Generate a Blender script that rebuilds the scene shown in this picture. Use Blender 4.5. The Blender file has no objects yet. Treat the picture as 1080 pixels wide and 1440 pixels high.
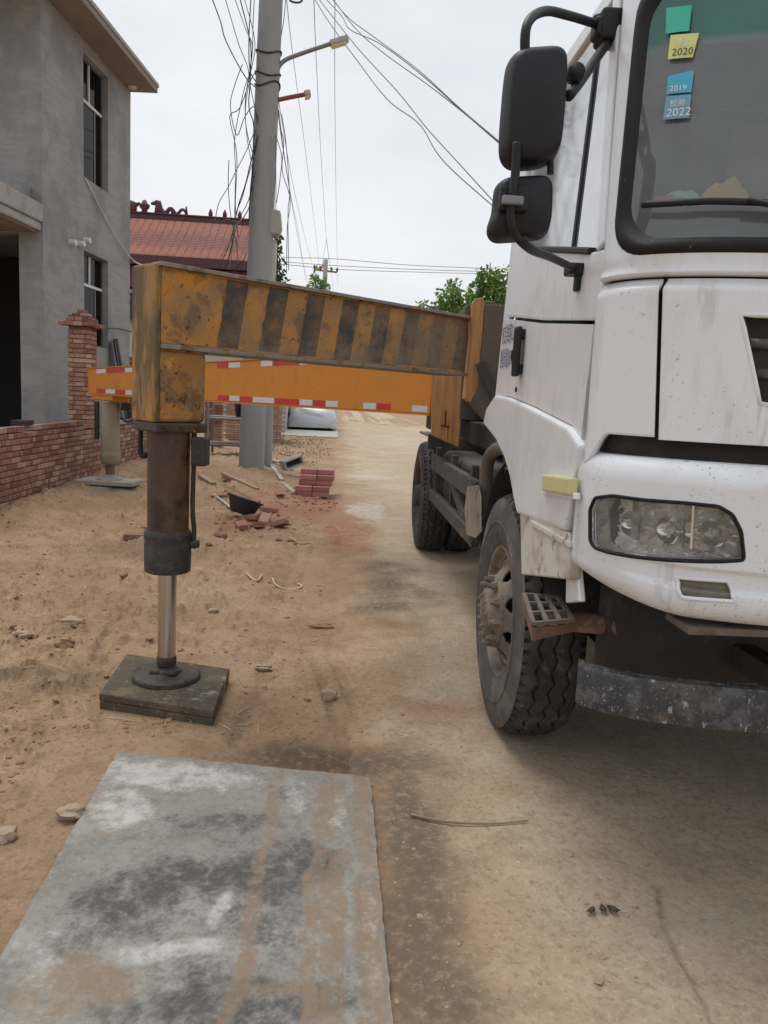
import bpy, bmesh, math, random
import numpy as np
from mathutils import Matrix, Vector
random.seed(7); rng = np.random.default_rng(7)
S = bpy.context.scene
COL = S.collection
PI = math.pi

# ------------------------------------------------------------------ camera
F, CX, CY, H = 1081., 540., 720., 1.45           # focal length and centre in photograph pixels (1080 x 1440)
psi, th, ro = math.radians(3.6), math.radians(8.3), math.radians(3.0)
fw = np.array([math.sin(psi)*math.cos(th), math.cos(psi)*math.cos(th), -math.sin(th)])
r0 = np.array([math.cos(psi), -math.sin(psi), 0.]); u0 = np.cross(r0, fw)
RV = math.cos(ro)*r0 + math.sin(ro)*u0; UV = -math.sin(ro)*r0 + math.cos(ro)*u0
CAM = np.array([0., 0., H])
cd = bpy.data.cameras.new('camera'); cam = bpy.data.objects.new('camera', cd); COL.objects.link(cam)
m = Matrix.Identity(4)
for i in range(3):
    m[i][0] = RV[i]; m[i][1] = UV[i]; m[i][2] = -fw[i]; m[i][3] = CAM[i]
cam.matrix_world = m
cd.sensor_fit = 'VERTICAL'; cd.sensor_height = 36; cd.lens = F/1440*36; cd.clip_end = 6000; cd.clip_start = .02
S.camera = cam
S.render.resolution_x, S.render.resolution_y = 768, 1024

# ------------------------------------------------------------------ light
SUN_EL, SUN_AZ = math.radians(70), math.radians(325)
w = bpy.data.worlds.new('World'); S.world = w; w.use_nodes = True
nt = w.node_tree; nt.nodes.clear()
out = nt.nodes.new('ShaderNodeOutputWorld'); bg = nt.nodes.new('ShaderNodeBackground')
sky = nt.nodes.new('ShaderNodeTexSky'); sky.sky_type = 'NISHITA'; sky.sun_disc = False
sky.sun_elevation = SUN_EL; sky.sun_rotation = SUN_AZ; sky.dust_density = 6; sky.air_density = 1.0
bw = nt.nodes.new('ShaderNodeRGBToBW')
tc = nt.nodes.new('ShaderNodeTexCoord'); mp = nt.nodes.new('ShaderNodeMapping'); mp.inputs['Scale'].default_value = (1, 1, 2.6)
nz = nt.nodes.new('ShaderNodeTexNoise'); nz.inputs['Scale'].default_value = 1.6; nz.inputs['Detail'].default_value = 5; nz.inputs['Roughness'].default_value = .55
rp = nt.nodes.new('ShaderNodeValToRGB')
rp.color_ramp.elements[0].position = .3; rp.color_ramp.elements[0].color = (6.3, 6.65, 7.35, 1)
rp.color_ramp.elements[1].position = .7; rp.color_ramp.elements[1].color = (8.2, 8.3, 8.5, 1)
mx = nt.nodes.new('ShaderNodeMix'); mx.data_type = 'RGBA'; mx.inputs[0].default_value = .93   # a closed cloud layer under the clear sky
L = nt.links.new
L(tc.outputs['Generated'], mp.inputs[0]); L(mp.outputs[0], nz.inputs['Vector']); L(nz.outputs['Fac'], rp.inputs[0])
L(sky.outputs[0], mx.inputs[6]); L(rp.outputs[0], mx.inputs[7]); L(mx.outputs[2], bg.inputs[0])
bg.inputs[1].default_value = .1
L(bg.outputs[0], out.inputs[0])
sl = bpy.data.lights.new('sun', 'SUN'); sl.energy = 1.5; sl.angle = math.radians(32); sl.color = (1, .985, .96)
so = bpy.data.objects.new('sun', sl); COL.objects.link(so)
sd = Vector((math.sin(SUN_AZ)*math.cos(SUN_EL), math.cos(SUN_AZ)*math.cos(SUN_EL), math.sin(SUN_EL)))
so.rotation_euler = sd.to_track_quat('Z', 'Y').to_euler(); so.location = (0, 0, 30)
vs = S.view_settings; vs.view_transform = 'Standard'; vs.look = 'None'; vs.gamma = 1; vs.exposure = .2; vs.use_curve_mapping = False

# ------------------------------------------------------------------ pixel -> place helpers (a pixel only gives a direction)
def proj(p):
    v = np.asarray(p, float)-CAM; d = v@fw
    return np.stack([CX+F*(v@RV)/d, CY-F*(v@UV)/d], -1)
def ray(x, y): return fw*F + RV*(x-CX) - UV*(y-CY)
def onz(x, y, z=0.): r = ray(x, y); return CAM + r*((z-H)/r[2])
def onx(x, y, X): r = ray(x, y); return CAM + r*(X/r[0])
def ony(x, y, Y): r = ray(x, y); return CAM + r*(Y/r[1])
def onplane(x, y, p0, n): r = ray(x, y); n = np.asarray(n, float); return CAM + r*(((np.asarray(p0)-CAM)@n)/(r@n))

# ------------------------------------------------------------------ noise
_T = rng.random((256, 256))
def vnoise(x, y):
    xi = np.floor(x).astype(int); yi = np.floor(y).astype(int); fx = x-xi; fy = y-yi
    fx = fx*fx*(3-2*fx); fy = fy*fy*(3-2*fy)
    a = _T[xi % 256, yi % 256]; b = _T[(xi+1) % 256, yi % 256]; c = _T[xi % 256, (yi+1) % 256]; d = _T[(xi+1) % 256, (yi+1) % 256]
    return (a*(1-fx)+b*fx)*(1-fy)+(c*(1-fx)+d*fx)*fy
def fbm(x, y, o=4, g=.5):
    s = 0; a = 1; t = 0
    for k in range(o):
        s = s+a*vnoise(x*2**k+17.3*k, y*2**k+5.1*k); t += a; a *= g
    return s/t
def sstep(a, b, x): t = np.clip((x-a)/(b-a), 0, 1); return t*t*(3-2*t)

# ------------------------------------------------------------------ objects
ORG = {}
def thing(name, loc, label, cat, group=None, kind=None):
    o = bpy.data.objects.new(name, None); COL.objects.link(o); o.empty_display_size = .1
    o.location = loc; ORG[o.name] = np.asarray(loc, float)
    tag(o, label, cat, group, kind); return o
def tag(o, label=None, cat=None, group=None, kind=None):
    if label: o['label'] = label
    if cat: o['category'] = cat
    if group: o['group'] = group
    if kind: o['kind'] = kind
    return o
def obj(name, vf, mat, parent=None, smooth=False, bevel=0, seg=2, loc=None, sub=0, angle=None):
    """vf = (verts in world metres, faces); child meshes share the origin of their thing"""
    v, f = vf[0], vf[1]
    v = np.asarray(v, float).reshape(-1, 3)
    org = ORG[parent.name] if parent is not None else (np.asarray(loc, float) if loc is not None else np.array([*(v.min(0)+v.max(0))[:2]/2, v[:, 2].min()]))
    me = bpy.data.meshes.new(name); me.from_pydata((v-org).tolist(), [], [tuple(map(int, q)) for q in f]); me.update()
    if mat: me.materials.append(mat)
    o = bpy.data.objects.new(name, me); COL.objects.link(o)
    ORG[o.name] = org
    if parent is not None: o.parent = parent
    else: o.location = org
    if parent is not None and parent.type == 'EMPTY': pass
    if smooth: me.polygons.foreach_set('use_smooth', np.ones(len(me.polygons), bool))
    if angle is not None:
        me.polygons.foreach_set('use_smooth', np.ones(len(me.polygons), bool))
        bm = bmesh.new(); bm.from_mesh(me)
        for e in bm.edges:
            if len(e.link_faces) == 2 and e.calc_face_angle(0) > math.radians(angle): e.smooth = False
        bm.to_mesh(me); bm.free()
    if bevel:
        b = o.modifiers.new('bevel', 'BEVEL'); b.width = bevel; b.segments = seg; b.limit_method = 'ANGLE'; b.angle_limit = math.radians(35)
    if sub:
        b = o.modifiers.new('sub', 'SUBSURF'); b.levels = sub; b.render_levels = sub
    return o
def struct(name, vf, mat, **k): o = obj(name, vf, mat, **k); o['kind'] = 'structure'; return o
def join(*vfs):
    V = []; Fc = []; n = 0
    for v, f in vfs:
        v = np.asarray(v, float).reshape(-1, 3); V.append(v); Fc += [tuple(i+n for i in q) for q in f]; n += len(v)
    return np.concatenate(V), Fc
BF = [(0, 3, 2, 1), (4, 5, 6, 7), (0, 1, 5, 4), (1, 2, 6, 5), (2, 3, 7, 6), (3, 0, 4, 7)]
def box(x0, x1, y0, y1, z0, z1):
    return np.array([[x0, y0, z0], [x1, y0, z0], [x1, y1, z0], [x0, y1, z0], [x0, y0, z1], [x1, y0, z1], [x1, y1, z1], [x0, y1, z1]]), BF
def obox(c, ax, ay, az, lx, ly, lz):
    """oriented box: centre, three axes, full lengths"""
    c = np.asarray(c, float); ax = np.asarray(ax, float); ay = np.asarray(ay, float); az = np.asarray(az, float)
    s = [(-1, -1, -1), (1, -1, -1), (1, 1, -1), (-1, 1, -1), (-1, -1, 1), (1, -1, 1), (1, 1, 1), (-1, 1, 1)]
    return np.array([c+ax*lx/2*a+ay*ly/2*b+az*lz/2*d for a, b, d in s]), BF
def beam(p, q, wd, ht, up=(0, 0, 1)):
    p = np.asarray(p, float); q = np.asarray(q, float); d = q-p; l = np.linalg.norm(d); d /= l
    s = np.cross(d, up); s /= np.linalg.norm(s); u = np.cross(s, d)
    return obox((p+q)/2, d, s, u, l, wd, ht)
def prism(poly, off):
    """planar outline (n,3) pushed by the vector off"""
    p = np.asarray(poly, float); n = len(p)
    return np.concatenate([p, p+np.asarray(off, float)]), [tuple(range(n-1, -1, -1)), tuple(range(n, 2*n))]+[(i, (i+1) % n, n+(i+1) % n, n+i) for i in range(n)]
def smoothpath(pts, n=8):
    """Catmull-Rom through points"""
    P = np.asarray(pts, float); P = np.concatenate([[2*P[0]-P[1]], P, [2*P[-1]-P[-2]]]); o = []
    for i in range(1, len(P)-2):
        for t in np.linspace(0, 1, n, endpoint=False):
            a, b, c, d = P[i-1:i+3]
            o.append(.5*(2*b+(c-a)*t+(2*a-5*b+4*c-d)*t*t+(-a+3*b-3*c+d)*t**3))
    o.append(P[-2]); return np.array(o)
def tube(pts, r, n=10, closed=False, caps=True):
    P = np.asarray(pts, float); k = len(P); rr = np.broadcast_to(np.asarray(r, float), (k,))
    if closed: T = np.roll(P, -1, 0)-np.roll(P, 1, 0)
    else:
        T = np.gradient(P, axis=0)
    T /= np.linalg.norm(T, axis=1)[:, None]+1e-12
    a = np.array([0, 0, 1.]) if abs(T[0][2]) < .9 else np.array([1., 0, 0])
    N = np.cross(T[0], a); N /= np.linalg.norm(N); V = []
    an = np.linspace(0, 2*PI, n, endpoint=False)
    for i in range(k):
        N = N-T[i]*(N@T[i]); N /= np.linalg.norm(N)+1e-12; B = np.cross(T[i], N)
        V.append(P[i]+rr[i]*(np.cos(an)[:, None]*N+np.sin(an)[:, None]*B))
    V = np.concatenate(V); Fc = []
    for i in range(k if closed else k-1):
        j = (i+1) % k
        for q in range(n): Fc.append((i*n+q, i*n+(q+1) % n, j*n+(q+1) % n, j*n+q))
    if caps and not closed: Fc += [tuple(range(n-1, -1, -1)), tuple((k-1)*n+q for q in range(n))]
    return V, Fc
def lathe(c, axis, prof, n=32, cap=True):
    """prof: list of (distance along axis, radius)"""
    c = np.asarray(c, float); ax = np.asarray(axis, float); ax = ax/np.linalg.norm(ax)
    a = np.array([0, 0, 1.]) if abs(ax[2]) < .9 else np.array([1., 0, 0])
    N = np.cross(ax, a); N /= np.linalg.norm(N); B = np.cross(ax, N)
    an = np.linspace(0, 2*PI, n, endpoint=False); ring = np.cos(an)[:, None]*N+np.sin(an)[:, None]*B
    V = np.concatenate([c+ax*h+ring*max(r, 1e-4) for h, r in prof]); k = len(prof); Fc = []
    for i in range(k-1):
        for q in range(n): Fc.append((i*n+q, i*n+(q+1) % n, (i+1)*n+(q+1) % n, (i+1)*n+q))
    if cap: Fc += [tuple(range(n-1, -1, -1)), tuple((k-1)*n+q for q in range(n))]
    return V, Fc
def cyl(p, q, r, n=20): return tube([p, q], r, n)
def grid(fn, us, vs, hole=None):
    """surface fn(u array, v array)->(...,3); hole(u,v)->bool mask of faces to leave out"""
    Ug, Vg = np.meshgrid(us, vs, indexing='ij'); P = fn(Ug, Vg).reshape(-1, 3); nu, nv = len(us), len(vs)
    i, j = np.meshgrid(np.arange(nu-1), np.arange(nv-1), indexing='ij')
    a = i*nv+j; f = np.stack([a, a+nv, a+nv+1, a+1], -1).reshape(-1, 4)
    if hole is not None:
        uc = (Ug[:-1, :-1]+Ug[1:, 1:])/2; vc = (Vg[:-1, :-1]+Vg[1:, 1:])/2
        f = f[~hole(uc, vc).reshape(-1)]
        used = np.unique(f); mp_ = -np.ones(len(P), int); mp_[used] = np.arange(len(used)); P = P[used]; f = mp_[f]
    return P, f.tolist()
def inpoly(poly, x, y):
    poly = np.asarray(poly, float); r = np.zeros(np.shape(x), bool); n = len(poly); j = n-1
    for i in range(n):
        xi, yi = poly[i]; xj, yj = poly[j]
        c = ((yi > y) != (yj > y)) & (x < (xj-xi)*(y-yi)/(yj-yi+1e-15)+xi); r ^= c; j = i
    return r
def invpx(fn, px, u0, u1, v0, v1):
    """surface parameters whose point is seen at pixel px"""
    us = np.linspace(u0, u1, 160); vv = np.linspace(v0, v1, 80); Ug, Vg = np.meshgrid(us, vv, indexing='ij')
    d = ((proj(fn(Ug, Vg))-np.asarray(px))**2).sum(-1); k = np.unravel_index(d.argmin(), d.shape); u, v = Ug[k], Vg[k]
    for _ in range(12):
        e = proj(fn(np.array(u), np.array(v)))-px; h = 1e-4
        J = np.stack([(proj(fn(np.array(u+h), np.array(v)))-proj(fn(np.array(u-h), np.array(v))))/(2*h), (proj(fn(np.array(u), np.array(v+h)))-proj(fn(np.array(u), np.array(v-h))))/(2*h)], -1)
        try: s = np.linalg.solve(J, e)
        except Exception: break
        u = float(np.clip(u-np.clip(s[0], -.05, .05), u0, u1)); v = float(np.clip(v-np.clip(s[1], -.05, .05), v0, v1))
    return u, v
def text_vf(s, size, org, ex, ey, thick=.0006):
    """lettering as a thin mesh lying in the plane (ex, ey), lower left at org"""
    c = bpy.data.curves.new('t', 'FONT'); c.body = s; c.size = size; c.resolution_u = 2
    o = bpy.data.objects.new('t', c); COL.objects.link(o); dg = bpy.context.evaluated_depsgraph_get()
    me = bpy.data.meshes.new_from_object(o.evaluated_get(dg)); v = np.array([q.co[:] for q in me.vertices]); f = [tuple(p.vertices) for p in me.polygons]
    bpy.data.objects.remove(o); bpy.data.curves.remove(c); bpy.data.meshes.remove(me)
    if len(v) == 0: return np.zeros((3, 3)), [(0, 1, 2)]
    return np.asarray(org)+v[:, :1]*np.asarray(ex)+v[:, 1:2]*np.asarray(ey), f
def copy_tree(o, parent=None):
    c = o.copy(); COL.objects.link(c); c.parent = parent; ORG[c.name] = ORG.get(o.name)
    for ch in list(o.children): copy_tree(ch, c)
    return c

# ------------------------------------------------------------------ materials
def M(name, base, rough=.6, metal=0., var=.15, scale=8., layers=(), bump=(0., 30.), spec=None, rnd=0., coat=0., stretch=None, detail=6):
    """base colour with noise; layers = [(colour, lo, hi, scale, amount, rough or None, stretch or None)] of dirt, rust and splashes"""
    mt = bpy.data.materials.new(name); mt.use_nodes = True; n = mt.node_tree; N = n.nodes; K = n.links.new
    b = N['Principled BSDF']; b.inputs['Metallic'].default_value = metal
    if coat: b.inputs['Coat Weight'].default_value = coat; b.inputs['Coat Roughness'].default_value = .15
    if spec is not None: b.inputs['Specular IOR Level'].default_value = spec
    t = N.new('ShaderNodeTexCoord'); vec = t.outputs['Object']
    if rnd:
        oi = N.new('ShaderNodeObjectInfo'); vm = N.new('ShaderNodeVectorMath'); vm.operation = 'SCALE'; cx = N.new('ShaderNodeCombineXYZ')
        for i in range(3): K(oi.outputs['Random'], cx.inputs[i])
        K(cx.outputs[0], vm.inputs[0]); vm.inputs['Scale'].default_value = 37; va = N.new('ShaderNodeVectorMath'); K(vec, va.inputs[0]); K(vm.outputs[0], va.inputs[1]); vec = va.outputs[0]
    def noise(sc, det=detail, st=None, rg=.6):
        q = N.new('ShaderNodeTexNoise'); q.inputs['Scale'].default_value = sc; q.inputs['Detail'].default_value = det; q.inputs['Roughness'].default_value = rg
        if st: mpp = N.new('ShaderNodeMapping'); mpp.inputs['Scale'].default_value = st; K(vec, mpp.inputs[0]); K(mpp.outputs[0], q.inputs['Vector'])
        else: K(vec, q.inputs['Vector'])
        return q.outputs['Fac']
    def mix(fac, a, c):
        q = N.new('ShaderNodeMix'); q.data_type = 'RGBA'
        for s, vv in ((0, fac), (6, a), (7, c)):
            if hasattr(vv, 'is_linked') or hasattr(vv, 'links'): K(vv, q.inputs[s])
            else: q.inputs[s].default_value = vv if s == 0 else (*vv, 1)
        return q.outputs[2]
    base = np.array(base, float)
    col = mix(noise(scale, st=stretch), tuple(np.clip(base*(1-var), 0, 1)), tuple(np.clip(base*(1+var), 0, 1)))
    if rnd:
        hv = N.new('ShaderNodeHueSaturation'); mr = N.new('ShaderNodeMapRange'); K(oi.outputs['Random'], mr.inputs[0]); mr.inputs[3].default_value = 1-rnd; mr.inputs[4].default_value = 1+rnd
        K(mr.outputs[0], hv.inputs['Value']); K(col, hv.inputs['Color']); col = hv.outputs[0]
    rg = None
    for ly in layers:
        c, lo, hi, sc, am = ly[:5]; rr = ly[5] if len(ly) > 5 else None; st = ly[6] if len(ly) > 6 else None
        q = N.new('ShaderNodeMapRange'); q.interpolation_type = 'SMOOTHSTEP'; K(noise(sc, st=st, rg=.65), q.inputs[0]); q.inputs[1].default_value = lo; q.inputs[2].default_value = hi; q.inputs[4].default_value = am; fq_ = q.outputs[0]
        if len(ly) > 7:      # gathered in patches
            q2 = N.new('ShaderNodeMapRange'); q2.interpolation_type = 'SMOOTHSTEP'; K(noise(ly[7], 3), q2.inputs[0]); q2.inputs[1].default_value = .48; q2.inputs[2].default_value = .62; mm = N.new('ShaderNodeMath'); mm.operation = 'MULTIPLY'; K(fq_, mm.inputs[0]); K(q2.outputs[0], mm.inputs[1]); fq_ = mm.outputs[0]
        col = mix(fq_, col, c)
        if rr is not None:
            x = N.new('ShaderNodeMix'); K(fq_, x.inputs[0]); x.inputs[3].default_value = rr
            if rg is None: x.inputs[2].default_value = rough
            else: K(rg, x.inputs[2])
            rg = x.outputs[0]
    K(col, b.inputs['Base Color'])
    if rg is not None: K(rg, b.inputs['Roughness'])
    else: b.inputs['Roughness'].default_value = rough
    if bump[0]:
        bp = N.new('ShaderNodeBump'); bp.inputs['Strength'].default_value = bump[0]; bp.inputs['Distance'].default_value = bump[2] if len(bump) > 2 else .01
        K(noise(bump[1], 8), bp.inputs['Height']); K(bp.outputs[0], b.inputs['Normal'])
    mt['colsock'] = 0
    return mt
def glass(name, tint=(.9, .95, .93), dust=.1, dust_haze_col=(.35, .35, .34), rough=.02, ior=1.5, band=None):
    mt = bpy.data.materials.new(name); mt.use_nodes = True; n = mt.node_tree; N = n.nodes; K = n.links.new
    N.remove(N['Principled BSDF']); o = N['Material Output']
    tr = N.new('ShaderNodeBsdfTransparent'); tr.inputs[0].default_value = (*tint, 1); gl = N.new('ShaderNodeBsdfGlossy'); gl.inputs['Roughness'].default_value = rough
    fr = N.new('ShaderNodeFresnel'); fr.inputs[0].default_value = ior; a = N.new('ShaderNodeMixShader'); K(fr.outputs[0], a.inputs[0]); K(tr.outputs[0], a.inputs[1]); K(gl.outputs[0], a.inputs[2])
    df = N.new('ShaderNodeBsdfDiffuse'); df.inputs[0].default_value = (*dust_haze_col, 1)  # diffuse film: dust, and on the cab panes painted haze and reflection too
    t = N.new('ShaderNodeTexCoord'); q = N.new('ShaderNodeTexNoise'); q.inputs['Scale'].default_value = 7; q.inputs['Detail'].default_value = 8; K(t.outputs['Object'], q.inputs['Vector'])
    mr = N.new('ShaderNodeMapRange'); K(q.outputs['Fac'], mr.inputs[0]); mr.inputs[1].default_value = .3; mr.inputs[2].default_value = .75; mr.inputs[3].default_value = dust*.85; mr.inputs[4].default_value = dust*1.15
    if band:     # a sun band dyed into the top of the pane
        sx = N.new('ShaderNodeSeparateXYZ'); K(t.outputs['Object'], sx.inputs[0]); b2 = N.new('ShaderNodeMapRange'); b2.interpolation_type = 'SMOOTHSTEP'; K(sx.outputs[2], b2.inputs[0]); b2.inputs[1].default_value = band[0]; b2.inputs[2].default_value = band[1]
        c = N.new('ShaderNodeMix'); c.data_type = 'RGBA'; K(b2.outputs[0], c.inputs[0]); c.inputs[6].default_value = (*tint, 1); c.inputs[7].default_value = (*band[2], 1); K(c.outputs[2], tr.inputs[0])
        c2 = N.new('ShaderNodeMix'); c2.data_type = 'RGBA'; K(b2.outputs[0], c2.inputs[0]); c2.inputs[6].default_value = (*dust_haze_col, 1); c2.inputs[7].default_value = (.10, .30, .26, 1); K(c2.outputs[2], df.inputs[0])
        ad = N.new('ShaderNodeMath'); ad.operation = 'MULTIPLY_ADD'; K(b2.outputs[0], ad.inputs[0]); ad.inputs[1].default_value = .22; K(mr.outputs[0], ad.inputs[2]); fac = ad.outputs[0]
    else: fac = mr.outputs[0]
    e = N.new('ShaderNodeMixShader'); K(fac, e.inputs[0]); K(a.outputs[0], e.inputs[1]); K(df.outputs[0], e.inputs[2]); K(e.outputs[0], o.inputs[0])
    return mt
def brickmat(name, tones, dusty=(.33, .27, .22), am=.5):
    mt = M(name, tones[0], .92, layers=[(dusty, .5, .68, 14, am)], bump=(.5, 90, .006)); n = mt.node_tree; N = n.nodes; K = n.links.new
    oi = N.new('ShaderNodeObjectInfo'); ge = N.new('ShaderNodeNewGeometry'); ad = N.new('ShaderNodeMath'); ad.operation = 'ADD'; K(oi.outputs['Random'], ad.inputs[0]); K(ge.outputs['Random Per Island'], ad.inputs[1])
    fr = N.new('ShaderNodeMath'); fr.operation = 'FRACT'; K(ad.outputs[0], fr.inputs[0]); cr = N.new('ShaderNodeValToRGB'); cr.color_ramp.interpolation = 'CONSTANT'
    e = cr.color_ramp.elements
    while len(e) < len(tones): e.new(.5)
    for i, c in enumerate(tones): e[i].position = i/len(tones); e[i].color = (*c, 1)
    K(fr.outputs[0], cr.inputs[0])
    first = [x for x in N if x.type == 'MIX' and x.data_type == 'RGBA' and not x.inputs[6].is_linked and not x.inputs[7].is_linked][0]
    d = N.new('ShaderNodeMix'); d.data_type = 'RGBA'; d.blend_type = 'MULTIPLY'; d.inputs[0].default_value = 1; K(cr.outputs[0], d.inputs[6]); v = N.new('ShaderNodeMapRange')
    K(first.inputs[0].links[0].from_socket, v.inputs[0]); v.inputs[3].default_value = .75; v.inputs[4].default_value = 1.25
    cx = N.new('ShaderNodeCombineXYZ')
    for i in range(3): K(v.outputs[0], cx.inputs[i])
    K(cx.outputs[0], d.inputs[7])
    for lk in list(first.outputs[2].links): K(d.outputs[2], lk.to_socket)
    return mt

DIRT = (.25, .175, .115)
WHITE = M('white_paint', (.74, .765, .79), .34, var=.04, scale=3, layers=[((.56, .53, .48), .50, .70, 1.8, .5, .6), ((.58, .55, .50), .50, .66, 9, .35, .6, (1, 1, .25)), ((.14, .12, .11), .665, .68, 40, .75, .7, None, 2.3), ((.22, .20, .18), .64, .66, 95, .7, .7, None, 3.1), ((.32, .28, .24), .56, .62, 16, .35, .7, (1, 1, .12), 2.7)], coat=.3, bump=(.06, 5, .01))
WHITED = M('dirty_white_paint', (.62, .59, .54), .5, var=.12, scale=5, layers=[((.30, .23, .16), .42, .68, 5, .85, .8), ((.16, .11, .07), .6, .66, 11, .7, .8)])
BUMPW = M('bumper_white_paint', (.73, .75, .77), .4, var=.04, scale=4, layers=[((.56, .52, .47), .50, .7, 3, .45, .6), ((.11, .095, .085), .62, .635, 55, .85, .7, None, 3.3), ((.16, .14, .13), .675, .685, 24, .8, .7, (1, 1, .6), 2.5), ((.20, .18, .16), .61, .63, 120, .75, .7, None, 4), ((.33, .29, .25), .56, .62, 16, .3, .7, (1, 1, .12), 2.7)], bump=(.05, 6, .01))
BLACKP = M('black_plastic', (.011, .012, .014), .5, var=.3, scale=12, layers=[((.07, .066, .06), .58, .75, 20, .25, .7)], spec=.35)
SEALM = M('black_rubber_seal', (.010, .010, .011), .55, var=.3, scale=30, layers=[((.25, .24, .22), .68, .71, 60, .7)], spec=.3)
RUBBER = M('rubber', (.022, .022, .022), .75, var=.3, scale=30, layers=[((.10, .08, .06), .5, .8, 9, .45)], bump=(.2, 120, .004))
TYRE = M('tyre_rubber', (.028, .028, .027), .85, var=.25, scale=20, layers=[((.15, .12, .09), .46, .70, 5, .5), ((.24, .19, .14), .56, .68, 14, .5)], bump=(.3, 160, .004))
TYRES = M('dusty_sidewall', (.080, .073, .066), .9, var=.2, scale=14, layers=[((.21, .17, .135), .44, .66, 6, .65)], bump=(.3, 120, .004))
RIM = M('dusty_wheel_paint', (.15, .12, .098), .85, var=.25, scale=12, layers=[((.30, .24, .18), .4, .65, 9, .8), ((.06, .045, .035), .62, .7, 18, .8)], bump=(.5, 90, .006))
DARKST = M('dark_chassis_steel', (.035, .03, .027), .8, var=.35, scale=10, layers=[((.12, .085, .06), .5, .75, 6, .6)], bump=(.3, 60, .006))
DUSTYST = M('dusty_brown_steel', (.14, .115, .09), .85, var=.3, scale=8, layers=[((.05, .035, .025), .55, .7, 9, .7), ((.24, .20, .15), .5, .75, 15, .6)], bump=(.4, 70, .006))
TANK = M('grimy_brown_tank', (.065, .053, .044), .7, var=.3, scale=5, layers=[((.17, .14, .11), .5, .7, 7, .7)], bump=(.2, 60, .006))
YELRUST = M('worn_yellow_paint', (.58, .235, .016), .55, var=.2, scale=3, layers=[((.27, .135, .045), .40, .56, 3.2, .8, .75), ((.12, .072, .032), .51, .60, 6, .75, .8), ((.30, .19, .10), .50, .62, 14, .6, .8), ((.62, .33, .025), .58, .64, 4, .7), ((.05, .025, .012), .60, .63, 22, .9, .85), ((.04, .02, .01), .64, .66, 60, .9, .85)], bump=(.3, 60, .005))
YELGRIM = M('grimy_yellow_paint', (.30, .155, .03), .55, var=.3, scale=3, layers=[((.11, .075, .035), .42, .55, 4, .9, .7, (1.6, 1.6, .35)), ((.42, .20, .02), .54, .62, 5, .8, .6, (1.5, 1.5, .5)), ((.05, .035, .02), .54, .64, 7, .8, .6, (2, 2, .3)), ((.25, .23, .17), .60, .66, 5, .6, .8, (2, 2, .4))], bump=(.25, 50, .005))
GREASE = M('oily_rusted_steel', (.055, .034, .02), .5, var=.4, scale=7, layers=[((.12, .06, .028), .50, .64, 4, .75, .6, (1, 1, .35)), ((.42, .20, .02), .625, .66, 5.5, .9, .55, (1, 1, .55)), ((.022, .016, .011), .52, .64, 9, .75, .4)], bump=(.3, 50, .006))
GREASED = M('greasy_black_steel', (.035, .026, .019), .55, var=.4, scale=20, layers=[((.12, .085, .055), .5, .7, 22, .6, .85)], bump=(.6, 60, .012))
EDGE = M('bare_plate_edge', (.25, .22, .18), .7, var=.25, scale=14, layers=[((.12, .07, .035), .5, .66, 12, .8), ((.38, .36, .33), .62, .7, 30, .6)], bump=(.3, 60, .005))
CHROME = M('hydraulic_chrome', (.55, .54, .52), .22, 1., var=.05, layers=[((.30, .25, .20), .58, .8, 8, .5, .5, (1, 1, .3))])
SILVER = M('lamp_reflector', (.78, .78, .78), .12, 1., var=.04)
ORANGE = M('clean_orange_paint', (.60, .225, .016), .5, var=.05, scale=2, layers=[((.46, .18, .02), .48, .66, 2, .5), ((.34, .16, .04), .58, .66, 9, .4, None, (1, 1, .3)), ((.20, .11, .05), .64, .67, 30, .6)], bump=(.08, 4, .01))
ORANGEF = M('faded_orange_paint', (.50, .25, .09), .7, var=.15, scale=5, stretch=(2.5, 2.5, .5), layers=[((.34, .17, .07), .45, .65, 8, .8, None, (3, 3, .35)), ((.11, .06, .03), .60, .70, 9, .8, None, (4, 4, .3)), ((.58, .42, .27), .62, .72, 7, .6, None, (3, 3, .4))], bump=(.2, 50, .004))
REFR = M('red_reflective_tape', (.50, .02, .02), .35, var=.12, scale=30)
REFW = M('white_reflective_tape', (.60, .61, .62), .35, var=.1, scale=30, layers=[((.35, .32, .3), .55, .7, 30, .5)])
AMBER = M('faded_amber_lens', (.60, .56, .28), .3, var=.08, scale=20, layers=[((.35, .28, .16), .55, .75, 14, .5)])
BARST = M('scraped_bumper_bar', (.030, .030, .031), .55, var=.4, scale=14, layers=[((.10, .10, .10), .47, .62, 26, .7), ((.15, .10, .065), .57, .66, 4.5, .55, .8), ((.34, .34, .33), .60, .64, 55, .8, .7, (1, 1, .45)), ((.30, .30, .29), .61, .66, 110, .7)], bump=(.5, 70, .005))
INT = M('cab_lining', (.58, .60, .60), .8, var=.1, scale=5)
DASH = M('dashboard_plastic', (.045, .048, .05), .65, var=.2, scale=10)
DGLASS = glass('side_window_glass', (.50, .53, .54), .26, (.26, .27, .27), .05, 1.42)  # the dust share paints the grey sky reflection onto the pane
LENS = glass('lamp_lens', (.96, .95, .93), .10, (.60, .58, .54), .03)
CEMENT = M('cement_render', (.31, .31, .302), .9, var=.2, scale=1.3, layers=[((.21, .212, .21), .44, .60, .9, .85), ((.25, .245, .232), .48, .58, 6, .5, None, (.35, .35, 2.2)), ((.40, .40, .385), .56, .74, 1.7, .55), ((.13, .135, .14), .6, .75, 3.5, .35, None, (1, 1, .25))], bump=(.25, 24, .01))
CEMENTP = M('pale_cement_slab', (.36, .35, .33), .9, var=.14, scale=3, layers=[((.25, .24, .22), .5, .68, 4, .7)], bump=(.3, 30, .01))
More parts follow.
